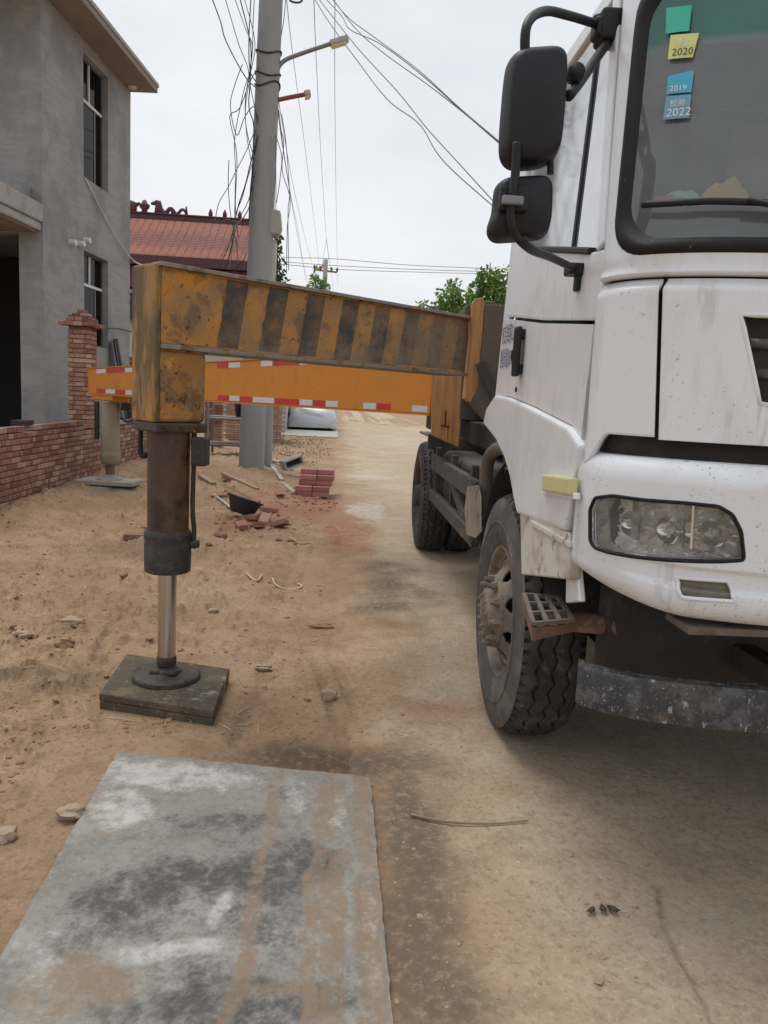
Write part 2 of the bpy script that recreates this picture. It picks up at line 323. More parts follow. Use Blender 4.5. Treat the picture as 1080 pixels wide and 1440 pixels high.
SOFFIT = M('bare_soffit_concrete', (.26, .215, .20), .9, var=.12, scale=2, layers=[((.17, .15, .14), .5, .7, 3, .6)], bump=(.2, 30, .01))
FRAMEW = M('window_frame_white', (.62, .62, .63), .5, var=.05)
HGLASS = glass('house_window_glass', (.25, .26, .28), .02, (.2, .2, .2), .02, 1.2)
BRICK = brickmat('red_brick', [(.23, .105, .075), (.29, .14, .10), (.35, .19, .14), (.19, .085, .062), (.40, .26, .20), (.26, .12, .088), (.32, .165, .12), (.42, .29, .225), (.30, .15, .108), (.25, .11, .08)], dusty=(.32, .25, .19), am=.45)
BRICKC = brickmat('clean_red_brick', [(.40, .18, .15), (.44, .21, .175), (.35, .15, .125)], am=.5)
MORTAR = M('brown_mortar', (.13, .07, .052), .95, var=.25, scale=20, bump=(.5, 60, .01))
CONC = M('pole_concrete', (.275, .285, .285), .85, var=.1, scale=1.5, layers=[((.20, .205, .205), .5, .68, 2.5, .6, None, (1, 1, .2)), ((.36, .36, .35), .6, .75, 5, .4)], bump=(.2, 50, .006))
CABLE = M('black_cable', (.03, .03, .032), .6, var=.2)
CABLEG = M('grey_cable', (.16, .16, .165), .6, var=.2)
GALV = M('galvanised_steel', (.22, .22, .23), .5, .5, var=.2, scale=20, layers=[((.16, .08, .05), .55, .7, 14, .5)])
REDOX = M('red_oxide_steel', (.22, .06, .06), .7, var=.25, scale=14)

# ================================================================== GROUND AND ROAD
def blob(x, y, px, rx, ry, rot=0., soft=.5, nz=.5, sc=6.):
    """0..1 patch round the ground point seen at pixel px, radii in metres, ragged edge"""
    c = onz(*px); dx, dy = x-c[0], y-c[1]; cs, sn = math.cos(rot), math.sin(rot)
    d = np.sqrt(((dx*cs+dy*sn)/rx)**2+((-dx*sn+dy*cs)/ry)**2)
    return 1-sstep(1-soft, 1+soft*.4, d+(fbm(x*sc+px[0], y*sc+px[1], 4)-.5)*2*nz)
def road_edge(y): return .02+.10*(fbm(y*.9+3, y*0+1.5, 4)-.5)*2-.25*sstep(6, 14, y)
def gz(x, y):
    """height of the earth"""
    x = np.asarray(x, float); y = np.asarray(y, float)
    r = sstep(-.55, .22, x-road_edge(y)+(fbm(x*3, y*3, 4)-.5)*.75)
    big = (fbm(x*.55+9, y*.55, 3)-.5)*.11
    mid = (fbm(x*3.1, y*3.1+4, 5, .6)-.5)*.07
    cl = np.maximum(fbm(x*9+40, y*9, 5, .65)-.53, 0)*.22*sstep(-.2, -.9, x)+np.maximum(fbm(x*26+4, y*26, 3, .6)-.6, 0)*.05
    tr = -.022*np.exp(-((x+.42+.08*np.sin(y*.7))/.10)**2)*sstep(3.4, 4.5, y)*(.6+.4*np.sin(y*37))      # wheel ruts along the road side
    tr = tr-.02*np.exp(-((x+.16+.06*np.sin(y*.9+1))/.09)**2)*sstep(3.2, 4.5, y)
    mound = .16*np.exp(-((x+2.2)/1.6)**2-((y-13)/3.2)**2)+.10*sstep(-2.9, -3.5, x)*sstep(6, 9, y)
    fl = sstep(-3.5, -1.7, -np.abs(x+.2)-np.abs(y-2.6))        # level where the sheet and the pad lie
    soil = (big*.7+mid+cl+tr+mound)*(1-.9*sstep(-1.25, -.95, x)*sstep(4.35, 4.05, y)*sstep(.35, .2, x)*sstep(.2, .6, y))
    far = sstep(34, 45, y)
    soil = soil*(1-far)
    return soil*(1-r)-.03*r*(1-far)
def ground_mesh():
    ys = np.concatenate([[-400, -120, -40, -15, -6, -3, -1.5, -.6, 0, .4], np.exp(np.linspace(math.log(.8), math.log(42), 560)), [46, 52, 60, 75, 100, 150, 250, 500, 1200, 3000]])
    s = np.concatenate([[-1500, -300, -80, -30, -12, -6, -3.5, -2.4, -1.8, -1.4], np.linspace(-1.15, .62, 460), [.75, 1, 1.4, 2, 3, 6, 15, 60, 300, 1500]])
    Sg, Yg = np.meshgrid(s, ys, indexing='ij'); W = np.clip(Yg, .6, 42)*.56+.45; X = Sg*W; near = np.abs(Sg) < 1.3
    Z = np.where(near | (np.abs(X) < 12), gz(X, Yg), 0.)
    for p_, w_ in TR: Z = Z-.009*track(X, Yg, p_, w_, .6)*near
    Z = np.where((Yg < .35), Z*.2-.02, Z)
    P = np.stack([X, Yg, Z], -1).reshape(-1, 3); a, b = Sg.shape
    i, j = np.meshgrid(np.arange(a-1), np.arange(b-1), indexing='ij'); q = i*b+j
    return P, np.stack([q, q+b, q+b+1, q+1], -1).reshape(-1, 4)
def fast_mesh(name, P, Fq, mat):
    me = bpy.data.meshes.new(name); me.vertices.add(len(P)); me.vertices.foreach_set('co', P.astype(np.float32).ravel())
    n = len(Fq); me.loops.add(n*4); me.loops.foreach_set('vertex_index', Fq.astype(np.int32).ravel()); me.polygons.add(n)
    me.polygons.foreach_set('loop_start', np.arange(0, n*4, 4, dtype=np.int32)); me.polygons.foreach_set('loop_total', np.full(n, 4, np.int32))
    me.update(calc_edges=True); me.polygons.foreach_set('use_smooth', np.ones(n, bool)); me.materials.append(mat)
    o = bpy.data.objects.new(name, me); COL.objects.link(o); return o
def vattr(o, name, rgb):
    a = o.data.attributes.new(name, 'FLOAT_COLOR', 'POINT'); c = np.ones((len(rgb), 4), np.float32); c[:, :3] = rgb; a.data.foreach_set('color', c.ravel())
def groundmat(name, base, base2, dark, red, pale, bump, rough=.95, fine=(1., 1.), soil=None):
    mt = bpy.data.materials.new(name); mt.use_nodes = True; n = mt.node_tree; N = n.nodes; K = n.links.new; b = N['Principled BSDF']; b.inputs['Specular IOR Level'].default_value = .25
    t = N.new('ShaderNodeTexCoord'); at = N.new('ShaderNodeAttribute'); at.attribute_name = 'stain'; sp = N.new('ShaderNodeSeparateColor'); K(at.outputs['Color'], sp.inputs[0])
    def noise(sc, det=8, rg=.6):
        q = N.new('ShaderNodeTexNoise'); q.inputs['Scale'].default_value = sc; q.inputs['Detail'].default_value = det; q.inputs['Roughness'].default_value = rg; K(t.outputs['Object'], q.inputs['Vector']); return q.outputs['Fac']
    def mr(f, lo, hi, am=1.):
        q = N.new('ShaderNodeMapRange'); q.interpolation_type = 'SMOOTHSTEP'; K(f, q.inputs[0]); q.inputs[1].default_value = lo; q.inputs[2].default_value = hi; q.inputs[4].default_value = am; return q.outputs[0]
    def mul(a, c):
        q = N.new('ShaderNodeMath'); q.operation = 'MULTIPLY'; K(a, q.inputs[0])
        if isinstance(c, float): q.inputs[1].default_value = c
        else: K(c, q.inputs[1])
        return q.outputs[0]
    def mix(f, a, c):
        q = N.new('ShaderNodeMix'); q.data_type = 'RGBA'; K(f, q.inputs[0])
        for s, v in ((6, a), (7, c)):
            if isinstance(v, tuple): q.inputs[s].default_value = (*v, 1)
            else: K(v, q.inputs[s])
        return q.outputs[2]
    nA, nB, nC, nD, nE = mr(noise(.9), .38, .64), mr(noise(5.5, 8, .7), .44, .66, .55), mr(noise(34, 6, .75), .48, .64, .6*fine[0]), mr(noise(75, 5, .75), .55, .66, .55*fine[1]), mr(noise(150, 4, .8), .53, .66, .42*fine[1])
    def layered(p, p2):
        c = mix(nA, p, p2); c = mix(nB, c, tuple(x*.72 for x in p)); c = mix(nC, c, tuple(x*.58 for x in p)); c = mix(nD, c, tuple(min(1, x*1.45) for x in p2)); return mix(nE, c, tuple(x*.5 for x in p))
    col = layered(base, base2)
    if soil:      # loose earth trodden over the edge of the road
        ae = N.new('ShaderNodeAttribute'); ae.attribute_name = 'earth'; se = N.new('ShaderNodeSeparateColor'); K(ae.outputs['Color'], se.inputs[0]); col = mix(se.outputs[0], col, layered(*soil))
    col = mix(mul(sp.outputs[0], mr(noise(24, 8, .7), .25, .55)), col, dark)
    col = mix(mul(sp.outputs[1], mr(noise(12, 8, .7), .3, .6)), col, red)
    col = mix(mul(sp.outputs[2], mr(noise(16, 8, .7), .3, .62)), col, pale)
    K(col, b.inputs['Base Color']); b.inputs['Roughness'].default_value = rough
    bp = N.new('ShaderNodeBump'); bp.inputs['Strength'].default_value = bump; bp.inputs['Distance'].default_value = .02; b3 = N.new('ShaderNodeBump'); b3.inputs['Strength'].default_value = bump*.8; b3.inputs['Distance'].default_value = .006
    K(noise(22, 10, .7), bp.inputs['Height']); K(noise(110, 6, .7), b3.inputs['Height']); K(bp.outputs[0], b3.inputs['Normal']); K(b3.outputs[0], b.inputs['Normal'])
    return mt
GROUND = groundmat('soil', (.335, .218, .13), (.42, .29, .182), (.125, .088, .058), (.29, .115, .078), (.45, .385, .30), .9)
ROADM = groundmat('sandy_road_surface', (.44, .338, .235), (.51, .408, .30), (.15, .113, .08), (.29, .14, .09), (.50, .46, .40), .6, fine=(1., 1.), soil=((.335, .218, .13), (.42, .29, .182)))
x = y = None
def track(x, y, pxs, wd, rip=0.):
    q = np.array([onz(*p)[:2] for p in pxs]); d = np.full(np.shape(x), 9.); al = np.zeros(np.shape(x)); l0 = 0.
    for a, b in zip(q[:-1], q[1:]):
        ab = b-a; L_ = np.linalg.norm(ab); t = np.clip(((x-a[0])*ab[0]+(y-a[1])*ab[1])/(ab@ab), 0, 1); e = np.hypot(x-a[0]-t*ab[0], y-a[1]-t*ab[1]); al = np.where(e < d, l0+t*L_, al); d = np.minimum(d, e); l0 += L_
    m_ = 1-sstep(wd*.5, wd, d+(fbm(x*14, y*14, 3)-.5)*wd*.8)
    return m_*(1-rip+rip*(.5+.5*np.sign(np.sin(al*95))))*sstep(.32, .6, fbm(x*4, y*4+2, 3))
TR = [([(330, 1048), (352, 985), (372, 930), (398, 870), (425, 800), (455, 720)], .035), ([(470, 1010), (452, 950), (430, 900), (405, 850), (385, 800)], .03), ([(500, 1000), (470, 930), (440, 870), (415, 815)], .022), ([(150, 1050), (120, 960), (150, 880), (230, 830)], .03), ([(30, 1130), (60, 1040), (40, 960)], .03)]
def stains(x, y):
    nm = fbm(x*14, y*14, 4)
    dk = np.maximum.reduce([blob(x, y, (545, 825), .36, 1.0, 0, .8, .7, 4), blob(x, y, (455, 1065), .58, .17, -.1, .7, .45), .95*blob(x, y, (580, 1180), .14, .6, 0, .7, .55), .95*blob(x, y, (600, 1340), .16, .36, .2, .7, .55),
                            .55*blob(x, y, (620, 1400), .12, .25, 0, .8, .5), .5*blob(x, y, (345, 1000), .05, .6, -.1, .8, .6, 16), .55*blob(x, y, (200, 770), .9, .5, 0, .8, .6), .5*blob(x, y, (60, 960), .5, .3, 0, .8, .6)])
    dk = np.maximum(dk, np.maximum.reduce([.5*track(x, y, p, w_, .7) for p, w_ in TR]))
    rd = np.maximum.reduce([blob(x, y, (490, 745), .30, 1.5, 0, .7, .5), .9*blob(x, y, (440, 712), .9, 1.4, 0, .8, .5), .6*blob(x, y, (350, 735), .5, .5, 0, .7, .5), .35*blob(x, y, (640, 1010), .2, .3, 0, .8, .6)])
    pl = np.maximum.reduce([blob(x, y, (515, 718), .28, .8, 0, .4, .5), .9*blob(x, y, (520, 670), .55, .35, 0, .5, .4), .35*blob(x, y, (560, 620), 1.2, 5, 0, .8, .5), .30*blob(x, y, (290, 840), .45, .4, 0, .8, .7), .30*blob(x, y, (980, 1300), .25, .16, .4, .8, .7)])
    return np.stack([dk, rd, pl], -1)
P, Fq = ground_mesh(); ground = fast_mesh('ground', P, Fq, GROUND); ground['kind'] = 'structure'
x, y = P[:, 0], P[:, 1]
vattr(ground, 'stain', stains(x, y))

def road_mesh():
    ys = np.concatenate([[-60, -20, -6, -2, -.5, .3], np.exp(np.linspace(math.log(.8), math.log(48), 420)), [55, 70, 100, 160]])
    t = np.concatenate([np.linspace(0, .34, 170)**1.0, np.linspace(.35, 1, 60)])
    T, Yg = np.meshgrid(t, ys, indexing='ij'); e = road_edge(Yg)-.35; X = e+(5.2-e)*T*np.where(Yg < 6, 1, 1)
    Z = (fbm(X*1.3, Yg*1.3+7, 3)-.5)*.022+(fbm(X*7, Yg*7, 3)-.5)*.007-.03*sstep(.3, 0, X-road_edge(Yg))
    # the crack that wanders across the road
    ck = np.array([onz(*p)[:2] for p in [(925, 1250), (932, 1300), (945, 1330), (968, 1368), (985, 1400), (1003, 1440), (1020, 1490)]])
    d = np.full(X.shape, 9.)
    for a, b in zip(ck[:-1], ck[1:]):
        ab = b-a; tt = np.clip(((X-a[0])*ab[0]+(Yg-a[1])*ab[1])/(ab@ab), 0, 1); d = np.minimum(d, np.hypot(X-a[0]-tt*ab[0], Yg-a[1]-tt*ab[1]))
    crack = 1-sstep(.004, .013, d+(fbm(X*30, Yg*30, 3)-.5)*.016)
    Z = Z-.006*crack
    P = np.stack([X, Yg, Z], -1).reshape(-1, 3); a, b = T.shape
    i, j = np.meshgrid(np.arange(a-1), np.arange(b-1), indexing='ij'); q = i*b+j
    return P, np.stack([q, q+b, q+b+1, q+1], -1).reshape(-1, 4), crack.reshape(-1)
P, Fq, crack = road_mesh(); road = fast_mesh('road', P, Fq, ROADM); road['kind'] = 'structure'
st = stains(P[:, 0], P[:, 1]); st[:, 0] = np.maximum(st[:, 0], crack*.55)
vattr(road, 'stain', st)
_e = np.clip(sstep(.8, .05, P[:, 0]-road_edge(P[:, 1])+(fbm(P[:, 0]*4, P[:, 1]*4, 4)-.5)*.9), 0, 1); vattr(road, 'earth', np.stack([_e, _e, _e], -1))
def rz(x, y):
    x = float(x); y = float(y); e = float(road_edge(np.array(y)))
    z = (float(fbm(np.array(x*1.3), np.array(y*1.3+7), 3))-.5)*.022+(float(fbm(np.array(x*7), np.array(y*7), 3))-.5)*.007-.03*float(sstep(.3, 0, x-e))
    return max(z, float(gz(x, y))) if x > e-.3 else float(gz(x, y))

# ---- cement sheet in the foreground
def sheet():
    top = .016; A, B = onz(165, 1057, top), onz(520, 1092, top); Cc, D = onz(556, 1480, top), onz(-75, 1480, top)
    us = np.linspace(0, 1, 300); vs_ = np.linspace(0, 1, 420)
    def fn(u, v):
        P = A*(1-u[..., None])*(1-v[..., None])+B*u[..., None]*(1-v[..., None])+D*(1-u[..., None])*v[..., None]+Cc*u[..., None]*v[..., None]
        edge = np.minimum(np.minimum(u, 1-u), np.minimum(v, 1-v))
        jit = (fbm(P[..., 0]*22, P[..., 1]*22, 3)-.5)*.008*sstep(.02, 0, edge)
        P = P.copy(); P[..., 0] += jit; P[..., 1] += jit*.8
        P[..., 2] += (fbm(P[..., 0]*9, P[..., 1]*9, 4)-.5)*.006
        return P
    P, f = grid(fn, us, vs_); n = len(P); nu, nv = len(us), len(vs_)
    rim = [i*nv for i in range(nu)]+[(nu-1)*nv+j for j in range(1, nv)]+[i*nv+nv-1 for i in range(nu-2, -1, -1)]+[j for j in range(nv-2, 0, -1)]
    Q = P[rim].copy(); Q[:, 2] = -.03; k = len(rim); P2 = np.concatenate([P, Q])
    f = [tuple(q[::-1]) for q in f]+[(rim[i], rim[(i+1) % k], n+(i+1) % k, n+i) for i in range(k)]
    return P2, f, n
def sheetmat():
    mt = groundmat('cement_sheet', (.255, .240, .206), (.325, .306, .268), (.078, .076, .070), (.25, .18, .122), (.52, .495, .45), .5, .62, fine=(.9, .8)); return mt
P2, f2, n2 = sheet()
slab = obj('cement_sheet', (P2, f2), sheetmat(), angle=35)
tag(slab, 'flat grey cement sheet with pale and dark stains lying beside the road', 'cement sheet')
x, y = P2[:, 0], P2[:, 1]
dk = np.maximum.reduce([.45*blob(x, y, (300, 1290), .55, .42, 0, .8, .4, 3), blob(x, y, (300, 1240), .30, .13, .15, .8, .5, 5), .8*blob(x, y, (210, 1260), .22, .12, .3, .6, .5), .8*blob(x, y, (420, 1230), .16, .22, 0, .7, .5), .5*blob(x, y, (330, 1160), .25, .08, 0, .6, .6, 12), .75*blob(x, y, (360, 1420), .35, .12, .1, .6, .6), .6*blob(x, y, (390, 1120), .05, .06, 0, .7, .7, 30)])
wob = x+(fbm(x*6, y*9, 3)-.5)*.05
def streak(px, w, y0, y1): c = onz(*px)[0]; return (1-sstep(w*.4, w, np.abs(wob-c)))*sstep(y0, y0+.15, y)*sstep(y1, y1-.2, y)
rd = np.maximum.reduce([.7*streak((360, 1250), .035, 1.2, 2.9), streak((470, 1250), .045, 1, 2.95), streak((515, 1250), .05, 1, 3), .8*streak((440, 1300), .03, 1, 2.8), .8*blob(x, y, (110, 1390), .16, .14, .5, .7, .6), .7*blob(x, y, (180, 1120), .02, .02), .65*blob(x, y, (370, 1400), .25, .06, 0, .8, .6), .6*blob(x, y, (150, 1150), .06, .2, .3, .8, .5)])
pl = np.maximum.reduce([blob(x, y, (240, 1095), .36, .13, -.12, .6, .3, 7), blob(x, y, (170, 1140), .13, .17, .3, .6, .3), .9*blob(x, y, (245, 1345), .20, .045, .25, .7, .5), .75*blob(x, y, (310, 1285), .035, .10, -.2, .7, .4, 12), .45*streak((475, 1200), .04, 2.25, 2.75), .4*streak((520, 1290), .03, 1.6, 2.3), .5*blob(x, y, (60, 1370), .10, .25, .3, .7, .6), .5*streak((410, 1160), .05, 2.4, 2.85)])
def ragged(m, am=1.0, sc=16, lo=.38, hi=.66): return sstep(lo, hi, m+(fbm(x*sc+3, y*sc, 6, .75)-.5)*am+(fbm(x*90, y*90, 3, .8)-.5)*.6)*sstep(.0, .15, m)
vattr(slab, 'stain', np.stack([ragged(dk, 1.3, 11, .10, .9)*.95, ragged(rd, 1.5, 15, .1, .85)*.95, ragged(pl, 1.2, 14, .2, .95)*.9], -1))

# ================================================================== TRUCK
XC, A0, B0, Y0, ZBELT = 1.95, 1.22, .40, 2.33, 1.877          # cab centre line, half width, depth of the rounded front, where the front curve starts
truck = thing('pump_truck', (XC, 5., 0), 'white cab concrete pump truck with outriggers swung out beside the road', 'truck')
ph = np.linspace(0, PI/2, 4000); _ex = -np.cos(ph)**(2/3.); _ey = np.sin(ph)**(2/3.)
_l = np.concatenate([[0], np.cumsum(np.hypot(np.diff(_ex*A0), np.diff(_ey*B0)))]); LF = _l[-1]; _s = _l/LF-1
def plan(s):
    """s=-1 left end, 0 centre, 1 right end -> (sideways, forward)"""
    q = -np.abs(s); return np.interp(q, _s, _ex)*np.where(s > 0, -1, 1), np.interp(q, _s, _ey)
def cabF(s, z, off=0.):
    s = np.asarray(s, float); z = np.asarray(z, float); ex, ey = plan(s); up = np.maximum(z-ZBELT, 0)
    a = A0-.05*up+off; Yb = Y0+.20*up; b = B0+off
    ledge = .012*sstep(ZBELT-.03, ZBELT-.07, z)               # the lower panels stand slightly proud of the screen surround
    return np.stack([XC+(a+ledge)*ex, Yb-(b+ledge)*ey, z*np.ones_like(s)], -1)
def offs(fn, d): return lambda u, v: fn(u, v, d)
def px2F(px): return invpx(cabF, px, -1, 0, 1.15, 2.9)
def solid(name, vf, mat, parent, t=.003, smooth=True, bevel=0):
    o = obj(name, vf, mat, parent, smooth=smooth); md = o.modifiers.new('sol', 'SOLIDIFY'); md.thickness = t; md.offset = -1
    if bevel: b = o.modifiers.new('bev', 'BEVEL'); b.width = bevel; b.segments = 2; b.limit_method = 'ANGLE'; b.angle_limit = math.radians(60)
    return o
def orient(vf, ref, inward=False):
    """turn faces so they look away from (or to) the point ref"""
    v, f = np.asarray(vf[0]), vf[1]; q = f[len(f)//2]; a, b, c = v[q[0]], v[q[1]], v[q[2]]; n = np.cross(b-a, c-a)
    if ((n@(a-np.asarray(ref))) < 0) != inward: f = [tuple(k[::-1]) for k in f]
    return v, f
INSIDE = np.array([XC, 3.0, 1.85])
WGLASS = glass('windscreen_glass', (.93, .95, .95), .21, (.54, .575, .575), .02, 1.85, (px2F((960, 66))[1], px2F((960, 50))[1], (.10, .42, .36)))  # the dust share paints pale haze and sky reflection over the screen

# ---- windscreen opening: rounded outline in (s*LF, z)
sL0, zL0 = px2F((884, 250)); sL1, zL1 = px2F((902, 60)); zB = px2F((985, 337))[1]; zT = zB+.71
def ws_loop(grow=0., rad=.10, n=12):
    zb, zt = zB-grow, zT+grow
    def left(z): return (sL0+(sL1-sL0)*(z-zL0)/(zL1-zL0))*LF-grow
    L_ = []
    for cx_, cz, a0, sg in ((left(zb)+rad, zb+rad, PI, 1), (-left(zb)-rad, zb+rad, 1.5*PI, 1), (-left(zt)-rad, zt-rad, 0, 1), (left(zt)+rad, zt-rad, .5*PI, 1)):
        for t in np.linspace(0, PI/2, n): L_.append((cx_+rad*math.cos(a0+t), cz+rad*math.sin(a0+t)))
    return np.array(L_)
def resample(loop, n):
    q = np.concatenate([loop, loop[:1]]); d = np.concatenate([[0], np.cumsum(np.linalg.norm(np.diff(q, axis=0), axis=1))]); t = np.linspace(0, d[-1], n, endpoint=False)
    return np.stack([np.interp(t, d, q[:, k]) for k in range(q.shape[1])], -1)
lp = resample(ws_loop(.012), 300)
sD = px2F((851, 340))[0]                     # front edge of the door
frame = grid(cabF, np.linspace(sD, -sD, 420), np.linspace(ZBELT-.055, 2.80, 150), hole=lambda u, v: inpoly(lp, u*LF, v))
wf = solid('windscreen_surround', orient(frame, INSIDE), WHITE, truck, .02)
# glass, rubber seal
lpg = resample(ws_loop(.02), 300); ctr = np.array([0, (zB+zT)/2])
ks = np.linspace(0, 1, 14)[::-1]
V = []
for k in ks: V.append(ctr+(lpg-ctr)*k)
V = np.concatenate(V); fg = []
for i in range(len(ks)-1):
    for q in range(300): fg.append((i*300+q, i*300+(q+1) % 300, (i+1)*300+(q+1) % 300, (i+1)*300+q))
gl = obj('windscreen', orient((cabF(V[:, 0]/LF, V[:, 1], -.006), fg), INSIDE), WGLASS, truck, smooth=True)
def ringband(loop_a, loop_b, fn, da, db, n=300, prof=7, bulge=.02):
    Vv = []
    for t in np.linspace(0, 1, prof):
        l = loop_a*(1-t)+loop_b*t; Vv.append(fn(l[:, 0]/LF, l[:, 1], da*(1-t)+db*t+bulge*math.sin(PI*t)))
    f = []
    for i in range(prof-1):
        for q in range(n): f.append((i*n+q, i*n+(q+1) % n, (i+1)*n+(q+1) % n, (i+1)*n+q))
    return np.concatenate(Vv), f
obj('windscreen_seal', orient(ringband(resample(ws_loop(-.012), 300), resample(ws_loop(.036), 300), cabF, -.012, -.002), INSIDE), SEALM, gl, smooth=True)
# stickers on the glass
def sticker(px4, col, lines, name='sticker'):
    c = [px2F(p) for p in px4]                    # tl, tr, br, bl
    def fn(u, v, d=.003):
        s = (c[0][0]*(1-u)+c[1][0]*u)*(1-v)+(c[3][0]*(1-u)+c[2][0]*u)*v; z = (c[0][1]*(1-u)+c[1][1]*u)*(1-v)+(c[3][1]*(1-u)+c[2][1]*u)*v
        return cabF(s, z, d)
    o = obj(name, orient(grid(fn, np.linspace(0, 1, 6), np.linspace(0, 1, 6)), INSIDE), col, gl)
    a = fn(np.array(0.), np.array(1.), .006); ex = fn(np.array(1.), np.array(1.), .006)-a; ey = fn(np.array(0.), np.array(0.), .006)-a
    for (txt, u, v, sz, mt) in lines:
        Lx = np.linalg.norm(ex); Ly = np.linalg.norm(ey)
        obj('lettering', text_vf(txt, sz*Ly, a+ex*u+ey*v, ex/Lx, ey/Ly), mt, o)
SG = M('green_sticker', (.03, .42, .30), .5, var=.1); SY = M('yellow_sticker', (.62, .62, .22), .6, var=.12, scale=30); SB = M('blue_sticker', (.05, .38, .55), .5, var=.15, scale=30); SB2 = M('faded_blue_sticker', (.14, .32, .42), .5, var=.2, scale=30)
TW = M('white_print', (.7, .72, .72), .6, var=.02); TK = M('dark_print', (.05, .05, .05), .6, var=.02)
sticker([(938, 12), (974, 8), (970, 44), (937, 48)], SG, [])
sticker([(944, 50), (984, 47), (975, 81), (940, 84)], SY, [('2020', .16, .12, .42, TK), ('检', .36, .5, .4, TW)])
sticker([(940, 108), (977, 99), (973, 130), (938, 133)], SB, [('2019', .14, .12, .45, TW)])
sticker([(938, 136), (973, 133), (970, 166), (933, 169)], SB2, [('2022', .12, .1, .5, TW), ('检验', .2, .55, .32, TW)])
# wiper
wp = [cabF(*px2F(p), .03) for p in [(914, 291), (960, 289), (1010, 287), (1078, 289)]]
wa = smoothpath(wp, 6); e0 = cabF(np.array(-.1), np.array(zB-.03), .05)
obj('wiper_blade', tube(np.concatenate([wa, [cabF(np.array(px2F((1078, 289))[0]*.35), np.array(1.93), .03)]]), .009, 8), BLACKP, truck, smooth=True)
obj('wiper_arm', tube([cabF(np.array(px2F((1060, 288))[0]), np.array(px2F((1060, 288))[1]), .045), e0], [.008, .012], 8), BLACKP, truck, smooth=True)

# ---- front panels
def tophood(s, z, off=0.): return cabF(s, z, off)
sH = px2F((935, 372))[0]; sHb = px2F((923, 615))[0]; zHt = ZBELT-.068; zHb = px2F((1000, 623))[1]
def panel(name, sl, sr, zb, zt, mat, hole=None, nu=60, nv=60, roll=True):
    def fn(u, v):
        z0 = zb(u) if callable(zb) else zb; z1 = zt(u) if callable(zt) else zt; z = z0*(1-v)+z1*v
        s = (sl(v) if callable(sl) else sl)*(1-u)+(sr(v) if callable(sr) else sr)*u
        d = -.022*sstep(.93, 1.0, v)*sstep(.93, 1.0, v) if roll else 0.
        return cabF(s, z, d)
    return solid(name, orient(grid(fn, np.linspace(0, 1, nu), np.linspace(0, 1, nv), hole), INSIDE), mat, truck, .018, bevel=.004)
GAP = .0042/LF*1.4
emb_px = [(1041, 442), (1100, 447), (1100, 573), (1068, 570), (1061, 560)]
emb = np.array([px2F(p) for p in emb_px[:1]+emb_px[3:]])
eL, eB = emb[0], emb[1]
hole_poly = [(eL[0]*LF, eL[1]), (-eL[0]*LF, eL[1]), (-eB[0]*LF, eB[1]), (eB[0]*LF, eB[1])]
hp_s = lambda v: sHb+(sH-sHb)*v+GAP
fp = None
def fpanel():
    us = np.linspace(0, 1, 420); vs_ = np.linspace(0, 1, 200)
    def sz(u, v): s = hp_s(v)*(1-u)-hp_s(v)*u; return s, zHb*(1-v)+zHt*v
    def fn(u, v): s, z = sz(u, v); return cabF(s, z, -.022*sstep(.9, 1.0, v)**2)
    def hole(u, v): s, z = sz(u, v); return inpoly(hole_poly, s*LF, z)
    o = solid('front_panel', orient(grid(fn, us, vs_, hole), INSIDE), WHITE, truck, .018)
    # recessed grille behind the cut-out
    q = [(s/LF, z) for s, z in hole_poly]
    back = [cabF(np.array(s), np.array(z), -.06) for s, z in q]
    gr = obj('grille', (np.array([*back, *[cabF(np.array(s), np.array(z), -.004) for s, z in q]]), [(0, 1, 2, 3), (0, 1, 5, 4), (1, 2, 6, 5), (2, 3, 7, 6), (3, 0, 4, 7)]), GRILLE, truck)
    for k, zz in enumerate((.36, .70)):
        z = eB[1]*(1-zz)+eL[1]*zz; s = (eB[0]*(1-zz)+eL[0]*zz)
        pts = [cabF(np.array(t), np.array(z), -.03) for t in np.linspace(s, -s, 16)]
        obj('slat', tube(pts, .014, 8), GRILLE, gr, smooth=True)
    # thin edge round the cut-out
    rl = resample(np.array(hole_poly), 120); obj('cutout_edge', tube(cabF(rl[:, 0]/LF, rl[:, 1], -.004), .0075, 8, closed=True), WHITE, o, smooth=True)
GRILLE = M('dusty_grille', (.10, .105, .105), .75, var=.5, scale=16, layers=[((.40, .40, .38), .56, .66, 30, .7), ((.03, .03, .03), .55, .65, 14, .7)], bump=(.5, 60, .01))
fpanel()
sCl = lambda v: px2F((821, 636))[0]*(1-v)+px2F((849, 352))[0]*v+GAP
_a = px2F((821, 636))[0]; _b = px2F((849, 352))[0]
sCl = lambda v: _a*(1-v)+_b*v+GAP
sCr = lambda v: sHb+(sH-sHb)*v-GAP
zc0 = px2F((828, 652))[1]; zc1 = px2F((862, 620))[1]
zcb = lambda u: zc0+(zHb+.006-zc0)*sstep(.02, .42, u)
for sg in (1, -1):
    def fn(u, v, sg=sg):
        z = zcb(u)*(1-v)+zHt*v; s = sCl(v)*(1-u)+sCr(v)*u; return cabF(sg*s, z, -.022*sstep(.9, 1.0, v)**2)
    solid('corner_panel', orient(grid(fn, np.linspace(0, 1, 60), np.linspace(0, 1, 60)), INSIDE), WHITE, truck, .018)
# dark body shell behind the panel gaps
obj('inner_front', orient(grid(lambda u, v: cabF(u, v, -.045), np.linspace(-.99, .99, 60), np.linspace(1.05, ZBELT, 10)), INSIDE), DARKST, truck, smooth=True)

